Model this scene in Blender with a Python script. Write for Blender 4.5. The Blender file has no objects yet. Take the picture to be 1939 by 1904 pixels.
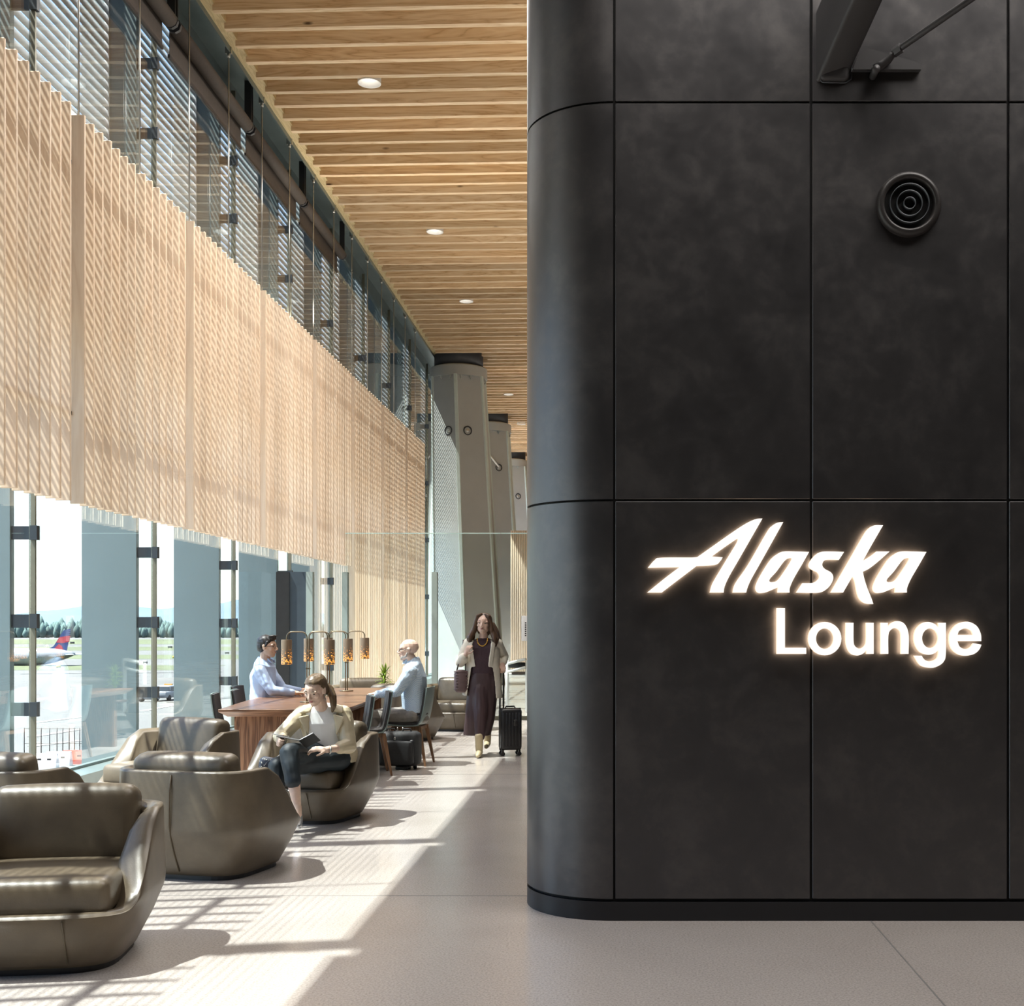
import bpy, bmesh, math, random
from mathutils import Vector, Matrix, Euler, noise as mnoise
random.seed(7)
PI = math.pi
SC = bpy.context.scene
COL = SC.collection

# ---------------------------------------------------------------- camera, sky, sun, fill lights, exposure
FPX = 2350.0
VPX, VPY, EYE = 1163.0, 1187.0, 1.55
cam_d = bpy.data.cameras.new('camera')
cam = bpy.data.objects.new('camera', cam_d)
COL.objects.link(cam)
cam.location = (0, 0, EYE)
cam.rotation_euler = (PI/2, 0, 0)
cam_d.sensor_fit = 'HORIZONTAL'
cam_d.sensor_width = 36.0
cam_d.lens = FPX/1939*36
cam_d.shift_x = (969.5-VPX)/1939
cam_d.shift_y = (VPY-952.0)/1939
cam_d.clip_end = 6000
SC.camera = cam

SUN_EL, SUN_AZ = math.radians(64.5), math.radians(10.0)
w = bpy.data.worlds.new('sky'); SC.world = w; w.use_nodes = True
nt = w.node_tree
sky = nt.nodes.new('ShaderNodeTexSky')
sky.sky_type = 'NISHITA'
sky.sun_disc = False
sky.sun_elevation = SUN_EL
sky.sun_rotation = math.radians(261)
sky.air_density = 1.0
sky.dust_density = 0.8
sky.ozone_density = 1.2
bg = nt.nodes['Background']
nt.links.new(sky.outputs[0], bg.inputs[0])
bg.inputs[1].default_value = 0.42

sd = bpy.data.lights.new('sun', 'SUN'); sd.energy = 27.0; sd.angle = math.radians(0.55); sd.color = (1.0, .965, .90)
so = bpy.data.objects.new('sun', sd); COL.objects.link(so)
_dir = Vector((math.cos(SUN_AZ)*math.cos(SUN_EL), math.sin(SUN_AZ)*math.cos(SUN_EL), -math.sin(SUN_EL)))
so.rotation_euler = _dir.to_track_quat('-Z', 'Y').to_euler()

def area(name, loc, aim, sx, sy, energy, color=(1, 1, 1)):
    d = bpy.data.lights.new(name, 'AREA'); d.shape = 'RECTANGLE'; d.size = sx; d.size_y = sy; d.energy = energy; d.color = color
    o = bpy.data.objects.new(name, d); COL.objects.link(o); o.location = loc
    o.rotation_euler = (Vector(aim)-Vector(loc)).to_track_quat('-Z', 'Y').to_euler()
    return o
area('fill_near', (2.8, 4.6, 8.5), (2.8, 4.6, 0), 7, 2.6, 420, (1.0, .95, .90))  # unseen area lamp added to brighten the foreground floor
area('fill_mid', (-2.1, 14.5, 8.6), (-2.1, 14.5, 0), 2.0, 8, 420, (1.0, .96, .92))  # added fill from above for the corridor and the walking woman
area('fill_up_box', (1.8, 12.5, 6.6), (1.8, 12.5, 9.5), 3, 11, 190, (1.0, .93, .82))  # added lamp facing up over the dark block, brightens the beams
area('fill_up_screen', (-4.72, 20, 6.3), (-3.6, 20, 8.8), .12, 24, 330, (1.0, .93, .82))  # invented strip above the slat screens, lifts the beam undersides
area('fill_up_far', (4.5, 33.0, 3.2), (4.5, 33, 9), 2, 26, 560, (1.0, .93, .82))  # added fill hidden by the dark wall, aimed at the far ceiling

SC.view_settings.view_transform = 'Standard'
SC.view_settings.look = 'None'
SC.view_settings.gamma = 1.0
SC.view_settings.use_curve_mapping = False
SC.view_settings.exposure = 0.50
SC.cycles.use_denoising = True
SC.cycles.caustics_reflective = False
SC.cycles.caustics_refractive = False
SC.cycles.max_bounces = 9
SC.cycles.diffuse_bounces = 5
SC.cycles.glossy_bounces = 4
SC.cycles.transparent_max_bounces = 24
SC.cycles.sample_clamp_indirect = 6.0

# ---------------------------------------------------------------- materials
MATS = {}
def principled(name):
    m = bpy.data.materials.new(name); m.use_nodes = True
    MATS[name] = m
    return m, m.node_tree, m.node_tree.nodes['Principled BSDF']
def N(nt, typ, **kw):
    n = nt.nodes.new(typ)
    for k, v in kw.items():
        if k.startswith('_'): setattr(n, k[1:], v)
        else: n.inputs[k.replace('_', ' ')].default_value = v
    return n
def ramp(nt, stops):
    r = nt.nodes.new('ShaderNodeValToRGB')
    e = r.color_ramp.elements
    while len(e) < len(stops): e.new(0.5)
    for el, (p, c) in zip(e, stops):
        el.position = p; el.color = (c[0], c[1], c[2], 1)
    return r
def coords(nt, scale=(1, 1, 1), rnd=False, space='Object'):
    tc = nt.nodes.new('ShaderNodeTexCoord')
    mp = nt.nodes.new('ShaderNodeMapping')
    mp.inputs['Scale'].default_value = scale
    nt.links.new(tc.outputs[space], mp.inputs['Vector'])
    if rnd:
        oi = nt.nodes.new('ShaderNodeObjectInfo')
        ma = N(nt, 'ShaderNodeMath', _operation='MULTIPLY'); ma.inputs[1].default_value = 57.0
        nt.links.new(oi.outputs['Random'], ma.inputs[0])
        cb = nt.nodes.new('ShaderNodeCombineXYZ')
        for i in range(3): nt.links.new(ma.outputs[0], cb.inputs[i])
        nt.links.new(cb.outputs[0], mp.inputs['Location'])
    return mp
def plain(name, color, rough=.5, metal=0.0, spec=.5, var=0.0, vscale=6.0, bump=0.0, bscale=60.0, coat=0.0, stretch=(1, 1, 1), rnd=False):
    """principled material whose colour wanders a little with procedural noise"""
    m, nt, b = principled(name)
    b.inputs['Roughness'].default_value = rough
    b.inputs['Metallic'].default_value = metal
    b.inputs['Specular IOR Level'].default_value = spec
    b.inputs['Coat Weight'].default_value = coat
    mp = coords(nt, stretch, rnd)
    n = N(nt, 'ShaderNodeTexNoise', Scale=vscale, Detail=5.0, Roughness=.6)
    nt.links.new(mp.outputs[0], n.inputs['Vector'])
    lo = [max(0, c*(1-var)) for c in color]; hi = [min(1, c*(1+var)) for c in color]
    r = ramp(nt, [(.3, lo), (.7, hi)])
    nt.links.new(n.outputs['Fac'], r.inputs[0])
    nt.links.new(r.outputs[0], b.inputs['Base Color'])
    if bump:
        n2 = N(nt, 'ShaderNodeTexNoise', Scale=bscale, Detail=3.0)
        nt.links.new(mp.outputs[0], n2.inputs['Vector'])
        bp = N(nt, 'ShaderNodeBump', Strength=bump, Distance=.01)
        nt.links.new(n2.outputs['Fac'], bp.inputs['Height'])
        nt.links.new(bp.outputs[0], b.inputs['Normal'])
    return m
def wood(name, stops, scale=(1, 1, 1), axis='X', rings=3.0, dist=2.5, rough=.55, knots=False, tint=0.25, spec=.3, bands=None):
    """grain runs along `axis`; every object takes its own cut of the tree and its own tint"""
    m, nt, b = principled(name)
    b.inputs['Roughness'].default_value = rough
    b.inputs['Specular IOR Level'].default_value = spec
    st = {'X': (.35, 4, 4), 'Y': (4, .35, 4), 'Z': (4, 4, .35)}[axis]
    mp = coords(nt, tuple(a*s for a, s in zip(st, scale)), rnd=True)
    n1 = N(nt, 'ShaderNodeTexNoise', Scale=1.3, Detail=4.0, Roughness=.55, Distortion=.6)
    nt.links.new(mp.outputs[0], n1.inputs['Vector'])
    mul = N(nt, 'ShaderNodeMath', _operation='MULTIPLY'); mul.inputs[1].default_value = rings*6
    nt.links.new(n1.outputs['Fac'], mul.inputs[0])
    fr = N(nt, 'ShaderNodeMath', _operation='PINGPONG'); fr.inputs[1].default_value = 1.0
    nt.links.new(mul.outputs[0], fr.inputs[0])
    n2 = N(nt, 'ShaderNodeTexNoise', Scale=9.0, Detail=3.0, Roughness=.7)
    nt.links.new(mp.outputs[0], n2.inputs['Vector'])
    mx = N(nt, 'ShaderNodeMath', _operation='MULTIPLY_ADD'); mx.inputs[1].default_value = .45
    nt.links.new(n2.outputs['Fac'], mx.inputs[0])
    m3 = N(nt, 'ShaderNodeMath', _operation='MULTIPLY'); m3.inputs[1].default_value = dist/4
    nt.links.new(fr.outputs[0], m3.inputs[0])
    nt.links.new(m3.outputs[0], mx.inputs[2])
    r = ramp(nt, stops)
    nt.links.new(mx.outputs[0], r.inputs[0])
    oi = nt.nodes.new('ShaderNodeObjectInfo')
    hs = nt.nodes.new('ShaderNodeHueSaturation')
    mr = N(nt, 'ShaderNodeMapRange'); mr.inputs['To Min'].default_value = 1-tint; mr.inputs['To Max'].default_value = 1+tint*.5
    nt.links.new(oi.outputs['Random'], mr.inputs['Value'])
    nt.links.new(mr.outputs[0], hs.inputs['Value'])
    m2 = N(nt, 'ShaderNodeMath', _operation='PINGPONG'); m2.inputs[1].default_value = .11
    nt.links.new(oi.outputs['Random'], m2.inputs[0])
    m4 = N(nt, 'ShaderNodeMath', _operation='MULTIPLY_ADD'); m4.inputs[1].default_value = 3.0*tint; m4.inputs[2].default_value = 1.0-.12*tint
    nt.links.new(m2.outputs[0], m4.inputs[0]); nt.links.new(m4.outputs[0], hs.inputs['Saturation'])
    nt.links.new(r.outputs[0], hs.inputs['Color'])
    out = hs.outputs[0]
    if knots:
        mk = coords(nt, (1.1, 3.2, 3.2), rnd=True)
        v = N(nt, 'ShaderNodeTexVoronoi', Scale=1.0, Randomness=1.0)
        nt.links.new(mk.outputs[0], v.inputs['Vector'])
        kr = ramp(nt, [(.03, (1, 1, 1)), (.085, (0, 0, 0))])
        nt.links.new(v.outputs['Distance'], kr.inputs[0])
        mixn = N(nt, 'ShaderNodeMix', _data_type='RGBA')
        nt.links.new(kr.outputs[0], mixn.inputs[0])
        nt.links.new(out, mixn.inputs[6])
        mixn.inputs[7].default_value = (.13, .07, .035, 1)
        out = mixn.outputs[2]
    nt.links.new(out, b.inputs['Base Color'])
    return m
def emit(name, color, strength):
    m = bpy.data.materials.new(name); m.use_nodes = True; MATS[name] = m
    nt = m.node_tree; nt.nodes.clear()
    o = nt.nodes.new('ShaderNodeOutputMaterial'); e = nt.nodes.new('ShaderNodeEmission')
    e.inputs[0].default_value = (*color, 1); e.inputs[1].default_value = strength
    nt.links.new(e.outputs[0], o.inputs[0])
    return m
def glass(name, tint, ior, rough=0.0):
    """thin pane: what is not mirrored goes straight through"""
    m = bpy.data.materials.new(name); m.use_nodes = True; MATS[name] = m
    nt = m.node_tree; nt.nodes.clear()
    o = nt.nodes.new('ShaderNodeOutputMaterial'); mx = nt.nodes.new('ShaderNodeMixShader')
    t = nt.nodes.new('ShaderNodeBsdfTransparent'); g = nt.nodes.new('ShaderNodeBsdfGlossy')
    lw = nt.nodes.new('ShaderNodeLayerWeight'); lw.inputs[0].default_value = .5     # Schlick reflectance, the same from both sides
    pw = N(nt, 'ShaderNodeMath', _operation='POWER'); pw.inputs[1].default_value = 5.0
    nt.links.new(lw.outputs['Facing'], pw.inputs[0])
    f = N(nt, 'ShaderNodeMath', _operation='MULTIPLY_ADD'); r0 = ((ior-1)/(ior+1))**2
    f.inputs[1].default_value = 1-r0; f.inputs[2].default_value = r0
    nt.links.new(pw.outputs[0], f.inputs[0])
    t.inputs[0].default_value = (*tint, 1); g.inputs['Roughness'].default_value = rough
    nt.links.new(f.outputs[0], mx.inputs[0]); nt.links.new(t.outputs[0], mx.inputs[1]); nt.links.new(g.outputs[0], mx.inputs[2])
    nt.links.new(mx.outputs[0], o.inputs[0])
    return m

M_fin = wood('pale_fir', [(.1, (.79, .60, .43)), (.55, (.85, .67, .50)), (.9, (.89, .72, .55))], axis='Z', rings=2.0, tint=.10)
M_beam = wood('douglas_fir', [(.1, (.47, .295, .155)), (.35, (.68, .49, .30)), (.75, (.75, .57, .37)), (.95, (.79, .62, .42))], axis='X', rings=2.6, dist=3.2, knots=True, tint=.28)
M_ply = wood('plywood', [(.2, (.55, .42, .22)), (.8, (.70, .56, .32))], axis='Y', rings=5, tint=.05)
M_walnut = wood('walnut', [(.1, (.085, .042, .025)), (.5, (.17, .085, .05)), (.9, (.27, .145, .085))], axis='Y', rings=4.5, dist=3.0, rough=.32, tint=.08, spec=.5)
M_walnut_v = wood('walnut_upright', [(.1, (.085, .042, .025)), (.5, (.17, .085, .05)), (.9, (.27, .145, .085))], axis='Z', rings=4.5, dist=3.0, rough=.4, tint=.08)
M_legwood = wood('chair_leg_wood', [(.2, (.16, .085, .045)), (.8, (.28, .16, .09))], axis='Z', rings=3, rough=.4, tint=.08)
M_leather = plain('brown_leather', (.098, .076, .050), rough=.40, spec=.55, var=.22, vscale=5, bump=.06, bscale=170)
M_seam = plain('leather_seam', (.10, .078, .05), rough=.5, var=.1)
M_blackplastic = plain('black_plastic', (.02, .02, .022), rough=.45, var=.1)
M_dark = plain('dark_metal', (.045, .043, .042), rough=.42, metal=.6, var=.1)
M_mull = plain('mullion_metal', (.17, .165, .12), rough=.4, metal=.4, var=.1)
M_clamp = plain('clamp_metal', (.06, .068, .075), rough=.4, metal=.5, var=.1)
M_steel = plain('satin_steel', (.55, .54, .50), rough=.3, metal=1.0, var=.08)
M_chan = plain('recess_channel', (.17, .215, .215), rough=.35, metal=.5, var=.12, vscale=2)
M_shade = plain('shade_cloth', (.062, .048, .038), rough=.75, var=.12, vscale=20)
M_extfin = plain('painted_blade', (.22, .285, .29), rough=.5, var=.05, vscale=1.5)
M_louvre = plain('louvre_metal', (.70, .69, .68), rough=.5, metal=.1, var=.1)
M_colpaint = plain('column_paint', (.36, .37, .355), rough=.45, var=.06, vscale=1.2, bump=.03)
M_coledge = plain('column_edge', (.50, .57, .53), rough=.4, var=.06)
M_colcap = plain('column_cap', (.035, .037, .042), rough=.5, var=.2, vscale=3)
M_wallpaint = plain('dark_hall_wall', (.075, .050, .038), rough=.7, var=.05)
M_glassf = glass('facade_glass', (.94, .98, .985), 2.4)
M_glassp = glass('partition_glass', (.95, .98, .975), 1.3)
M_glassedge = plain('glass_edge', (.55, .72, .68), rough=.2, var=.03)
M_white = plain('white_enamel', (.80, .79, .77), rough=.4, var=.03)
M_lampglow = emit('downlight_glow', (1.0, .93, .82), 3.0)

# blackened panels: cloudy patina on coated steel
m, nt, b = principled('blackened_panel')
mp = coords(nt, (1, 1, 1), rnd=True)
na = N(nt, 'ShaderNodeTexNoise', Scale=3.2, Detail=7.0, Roughness=.62, Distortion=.4)
nb = N(nt, 'ShaderNodeTexNoise', Scale=14.0, Detail=6.0, Roughness=.65)
for n_ in (na, nb): nt.links.new(mp.outputs[0], n_.inputs['Vector'])
ad = N(nt, 'ShaderNodeMath', _operation='MULTIPLY_ADD'); ad.inputs[1].default_value = .45
nt.links.new(nb.outputs['Fac'], ad.inputs[0]); nt.links.new(na.outputs['Fac'], ad.inputs[2])
rr = ramp(nt, [(.45, (.092, .0905, .095)), (.72, (.104, .101, .104)), (.95, (.134, .128, .128))])
nt.links.new(ad.outputs[0], rr.inputs[0]); nt.links.new(rr.outputs[0], b.inputs['Base Color'])
r2 = ramp(nt, [(.4, (.32,)*3), (.95, (.44,)*3)])
nt.links.new(ad.outputs[0], r2.inputs[0]); nt.links.new(r2.outputs[0], b.inputs['Roughness'])
b.inputs['Specular IOR Level'].default_value = .5
b.inputs['Metallic'].default_value = .85
M_panel = m
M_base = plain('black_plinth', (.016, .016, .018), rough=.42, spec=.4, var=.1)
M_joint = plain('joint_shadow_gap', (.006, .006, .006), rough=.8, var=.05)
M_panel_edge = plain('panel_edge', (.10, .11, .12), rough=.35, metal=.6, var=.05)

# polished concrete with fine aggregate
m, nt, b = principled('polished_concrete')
mp = coords(nt, (1, 1, 1), space='Object')
na = N(nt, 'ShaderNodeTexNoise', Scale=.55, Detail=6.0, Roughness=.6, Distortion=.5)
nb = N(nt, 'ShaderNodeTexNoise', Scale=95.0, Detail=3.0, Roughness=.7)
nc = N(nt, 'ShaderNodeTexVoronoi', Scale=160.0)
for n_ in (na, nb, nc): nt.links.new(mp.outputs[0], n_.inputs['Vector'])
r1 = ramp(nt, [(.3, (.465, .418, .385)), (.7, (.53, .485, .45))]); nt.links.new(na.outputs['Fac'], r1.inputs[0])
r2 = ramp(nt, [(.36, (.72,)*3), (.55, (1,)*3), (.75, (1.08,)*3)]); nt.links.new(nb.outputs['Fac'], r2.inputs[0])
r3 = ramp(nt, [(.05, (.72,)*3), (.25, (1,)*3)]); nt.links.new(nc.outputs['Distance'], r3.inputs[0])
mu = N(nt, 'ShaderNodeMix', _data_type='RGBA', _blend_type='MULTIPLY'); mu.inputs[0].default_value = 1
nt.links.new(r1.outputs[0], mu.inputs[6]); nt.links.new(r2.outputs[0], mu.inputs[7])
mu2 = N(nt, 'ShaderNodeMix', _data_type='RGBA', _blend_type='MULTIPLY'); mu2.inputs[0].default_value = 1
nt.links.new(mu.outputs[2], mu2.inputs[6]); nt.links.new(r3.outputs[0], mu2.inputs[7])
nt.links.new(mu2.outputs[2], b.inputs['Base Color'])
r4 = ramp(nt, [(.35, (.14,)*3), (.75, (.26,)*3)]); nt.links.new(na.outputs['Fac'], r4.inputs[0])
nt.links.new(r4.outputs[0], b.inputs['Roughness'])
b.inputs['Specular IOR Level'].default_value = .55
M_floor = m

# ---------------------------------------------------------------- mesh helpers
class MB:
    def __init__(s): s.v = []; s.f = []; s.mi = []; s.sm = []
    def add(s, vs, fs, smooth=False, mi=0):
        o = len(s.v); s.v += [tuple(p) for p in vs]
        for f in fs: s.f.append([i+o for i in f]); s.mi.append(mi); s.sm.append(smooth)
    def box(s, a, b, mi=0, mat=None):
        (x0, y0, z0), (x1, y1, z1) = a, b
        vs = [Vector(p) for p in ((x0, y0, z0), (x1, y0, z0), (x1, y1, z0), (x0, y1, z0), (x0, y0, z1), (x1, y0, z1), (x1, y1, z1), (x0, y1, z1))]
        if mat: vs = [mat @ p for p in vs]
        s.add(vs, [(0, 3, 2, 1), (4, 5, 6, 7), (0, 1, 5, 4), (1, 2, 6, 5), (2, 3, 7, 6), (3, 0, 4, 7)], mi=mi)
    def cbox(s, c, d, rot=(0, 0, 0), mi=0):
        m = Matrix.Translation(c) @ Euler(rot).to_matrix().to_4x4()
        s.box([-q/2 for q in d], [q/2 for q in d], mi, m)
    def prism(s, poly, z0, z1, mi=0, smooth=False, mat=None):
        n = len(poly)
        vs = [Vector((x, y, z0)) for x, y in poly]+[Vector((x, y, z1)) for x, y in poly]
        if mat: vs = [mat @ p for p in vs]
        s.add(vs, [list(range(n))[::-1], list(range(n, 2*n))], mi=mi)
        o = len(s.v)-2*n
        for i in range(n):
            s.f.append([o+i, o+(i+1) % n, o+n+(i+1) % n, o+n+i]); s.mi.append(mi); s.sm.append(smooth)
    def loft(s, rings, caps=True, smooth=True, mi=0):
        n = len(rings[0]); fs = []; vs = [p for r in rings for p in r]
        for k in range(len(rings)-1):
            for i in range(n):
                a, b2 = k*n+i, k*n+(i+1) % n
                fs.append((a, b2, b2+n, a+n))
        if caps:
            fs.append(list(range(n))[::-1]); fs.append([(len(rings)-1)*n+i for i in range(n)])
        s.add(vs, fs, smooth, mi)
    def tube(s, path, r, n=8, mi=0, caps=True):
        path = [Vector(p) for p in path]; rings = []
        rad = r if isinstance(r, (list, tuple)) else [r]*len(path)
        up = None
        for k, p in enumerate(path):
            t = (path[min(k+1, len(path)-1)]-path[max(k-1, 0)]).normalized()
            if up is None: up = Vector((0, 0, 1)) if abs(t.z) < .9 else Vector((1, 0, 0))
            a = t.cross(up).normalized(); c = a.cross(t).normalized(); up = c
            rings.append([p+(a*math.cos(2*PI*i/n)+c*math.sin(2*PI*i/n))*rad[k] for i in range(n)])
        s.loft(rings, caps, True, mi)
    def lathe(s, prof, c=(0, 0, 0), n=24, mi=0, mat=None, smooth=True, caps=True):
        rings = []
        for r, z in prof:
            ring = [Vector((c[0]+r*math.cos(2*PI*i/n), c[1]+r*math.sin(2*PI*i/n), c[2]+z)) for i in range(n)]
            if mat: ring = [mat @ p for p in ring]
            rings.append(ring)
        s.loft(rings, caps, smooth, mi)
    def ell(s, c, r, n=14, rot=None, mi=0):
        m = rot.to_4x4() if rot else Matrix.Identity(4)
        rings = []
        for k in range(1, n//2):
            ph = PI*k/(n//2)
            rings.append([Vector(c)+m.to_3x3() @ Vector((r[0]*math.sin(ph)*math.cos(2*PI*i/n), r[1]*math.sin(ph)*math.sin(2*PI*i/n), -r[2]*math.cos(ph))) for i in range(n)])
        o = len(s.v); s.loft(rings, False, True, mi)
        a = len(s.v); s.v += [tuple(Vector(c)+m.to_3x3() @ Vector((0, 0, -r[2]))), tuple(Vector(c)+m.to_3x3() @ Vector((0, 0, r[2])))]
        L = len(rings)
        for i in range(n):
            s.f.append([a, o+(i+1) % n, o+i]); s.mi.append(mi); s.sm.append(True)
            s.f.append([a+1, o+(L-1)*n+i, o+(L-1)*n+(i+1) % n]); s.mi.append(mi); s.sm.append(True)
    def rc(s, p0, r0, p1, r1, n=12):
        """tapered capsule"""
        p0, p1 = Vector(p0), Vector(p1); t = (p1-p0); L = t.length
        if L < 1e-6: return s.ell(p0, (r0,)*3, n)
        t /= L
        path, rad = [], []
        for k in (-.985, -.8, -.45): path.append(p0+t*r0*k); rad.append(r0*math.sqrt(1-k*k))
        for k in range(0, 5): path.append(p0+t*L*k/4); rad.append(r0+(r1-r0)*k/4)
        for k in (.45, .8, .985): path.append(p1+t*r1*k); rad.append(r1*math.sqrt(1-k*k))
        s.tube(path, rad, n)
    def xf(s, m):
        s.v = [tuple(m @ Vector(p)) for p in s.v]; return s
    def shift(s, d):
        s.v = [(p[0]+d[0], p[1]+d[1], p[2]+d[2]) for p in s.v]; return s
    def mesh(s, name, mats):
        me = bpy.data.meshes.new(name); me.from_pydata(s.v, [], s.f)
        for mm in (mats if isinstance(mats, (list, tuple)) else [mats]): me.materials.append(mm)
        me.polygons.foreach_set('material_index', s.mi); me.polygons.foreach_set('use_smooth', s.sm)
        me.validate(); me.update()
        return me
def fixn(me):
    bm = bmesh.new(); bm.from_mesh(me); bmesh.ops.recalc_face_normals(bm, faces=bm.faces); bm.to_mesh(me); bm.free(); return me
def tag(o, label=None, cat=None, group=None, kind=None):
    if label: o['label'] = label
    if cat: o['category'] = cat
    if group: o['group'] = group
    if kind: o['kind'] = kind
    return o
def obj(name, data, mats=None, parent=None, fix=True):
    """link ONE mesh object from an MB or a ready mesh"""
    if isinstance(data, MB):
        data = data.mesh(name, mats)
        if fix: fixn(data)
    o = bpy.data.objects.new(name, data); COL.objects.link(o)
    if parent: o.parent = parent
    return o
def thing(name, label, cat, loc=(0, 0, 0), rotz=0, group=None):
    o = bpy.data.objects.new(name, None); COL.objects.link(o); o.empty_display_size = .1
    o.location = loc; o.rotation_euler = (0, 0, rotz)
    return tag(o, label, cat, group)
def struct(name, data=None, mats=None):
    if data is None:
        o = bpy.data.objects.new(name, None); COL.objects.link(o)
    else: o = obj(name, data, mats)
    o['kind'] = 'structure'; return o
def copy_tree(o, parent=None):
    c = o.copy(); COL.objects.link(c)
    if parent: c.parent = parent
    for ch in o.children: copy_tree(ch, c)
    return c
def rbox(d, r, seg=3, puff=0.0):
    """rounded box mesh, optionally pillowed"""
    bm = bmesh.new(); bmesh.ops.create_cube(bm, size=1.0)
    for v in bm.verts: v.co = Vector((v.co.x*d[0], v.co.y*d[1], v.co.z*d[2]))
    bmesh.ops.bevel(bm, geom=bm.edges[:], offset=r, segments=seg, affect='EDGES', profile=.5)
    if puff:
        bmesh.ops.subdivide_edges(bm, edges=[e for e in bm.edges if e.calc_length() > .12], cuts=5, use_grid_fill=True)
        for v in bm.verts:
            q = [v.co[i]/(d[i]/2) for i in range(3)]
            for i in range(3):
                j, k = (i+1) % 3, (i+2) % 3
                v.co[i] += math.copysign(1, q[i])*puff*min(1, abs(q[i]))**3*(1-min(1, abs(q[j]))**2.5)*(1-min(1, abs(q[k]))**2.5)*(1 if d[i] < max(d)*.9 else .4)
    for f in bm.faces: f.smooth = True
    mb = MB()
    bm.verts.ensure_lookup_table(); bm.verts.index_update()
    mb.add([v.co.copy() for v in bm.verts], [[v.index for v in f.verts] for f in bm.faces], True)
    bm.free(); return mb
def ray(px, py, D):
    return Vector(((px-VPX)*D/FPX, D, EYE-(py-VPY)*D/FPX))
# ---------------------------------------------------------------- the setting: floor, ceiling, walls
XG, XW, XE = 5.25, 4.83, 5.43          # glass line, inner edge of the slat screen, exterior blades
CEIL = 8.83
BAY = 2.949
Y0 = 11.19
mull_y = [Y0+BAY*k for k in range(-4, 11)]
fb = MB(); fb.box((-5.3, -12, -.3), (9, 70, 0)); struct('floor', fb, M_floor)
# saw-cut control joints: sunk strips of sealant
jm = plain('joint_sealant', (.20, .19, .18), rough=.7, var=.1)
jb = MB()
for i, (a, b_) in enumerate([((-4.9, 7.18), (.4, 7.16)), ((-4.9, 13.1), (.4, 13.08)), ((-4.9, 1.5), (9, 1.5))]):
    d = Vector((b_[0]-a[0], b_[1]-a[1], 0)); L = d.length
    jb.cbox(((a[0]+b_[0])/2, (a[1]+b_[1])/2, .0005), (L, .008, .0012), (0, 0, math.atan2(d.y, d.x)))
jb.cbox((1.355, 3.5, .0005), (.008, 6.1, .0012))
o = struct('trim_1', jb, jm)

cb = MB(); cb.box((-4.85, 4.5, CEIL+.30), (9, 70, CEIL+.42)); ceil = struct('ceiling', cb, M_ply)
cb = MB(); cb.box((-5.3, -12, CEIL+.1), (9, 4.5, CEIL+.42)); struct('trim_3', cb, M_wallpaint)
# timber beams, each its own piece; the rows run 2.4 degrees off square
BM = MB(); BM.box((-6.9, -.045, 0), (6.9, .045, .27)); bme = fixn(BM.mesh('beam', M_beam))
SL = -.0416
beam_y = []
yb = 14.63-.445*22
cols_xy = [(-4.22, 33.7), (-4.34, 43.0), (-4.40, 52.3)]
while yb < 66:
    beam_y.append(yb)
    # beam cut short where a column passes through
    cut = None
    for cx, cy in cols_xy:
        if abs(yb-cy) < .72: cut = cx+math.sqrt(max(0, .72**2-(yb-cy)**2))+.05
    xl = -4.75 if cut is None else cut
    if cut is None:
        o = obj('beam', bme, parent=ceil)
    else:
        q = MB(); q.box((xl+4.75-6.9, -.045, 0), (6.9, .045, .27)); o = obj('beam', q, M_beam, ceil)
    o.location = (-4.75+6.9, yb+SL*(6.9-4.75+3), CEIL); o.rotation_euler = (0, 0, math.atan(SL))
    yb += .445
# closure strip at the beam ends, recessed channel beyond, head of the glazing
q = MB(); q.box((-4.86, 4.5, CEIL+.07), (-4.72, 66, CEIL+.30)); obj('closure_strip', q, M_ply, ceil)
q = MB(); q.box((-5.32, -4, CEIL+.22), (-4.86, 66, CEIL+.30)); q.box((-4.875, -4, CEIL+.0), (-4.86, 66, CEIL+.22)); q.box((-5.34, -4, CEIL-.1), (-5.28, 66, CEIL+.25))
obj('recess_channel', q, M_chan, ceil)
# roof slab over the facade head, inside and out
q = MB(); q.box((-5.6, -12, CEIL+.42), (9, 70, CEIL+.7)); struct('trim_2', q, M_chan)

# the rest of the hall behind and beside the photographer
q = MB(); q.box((-5.4, -12.3, 0), (9.2, -12, CEIL+.4)); struct('wall_back', q, M_wallpaint)
q = MB(); q.box((9, -12, 0), (9.3, 70, CEIL+.4)); struct('wall_right', q, M_wallpaint)
q = MB(); q.box((-5.3, 69.6, 0), (9.2, 70, CEIL+.4)); struct('wall_far', q, M_wallpaint)
q = MB(); q.box((-5.4, -12, 0), (-5.25, mull_y[1], CEIL+.4)); struct('wall_left', q, M_wallpaint)

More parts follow.
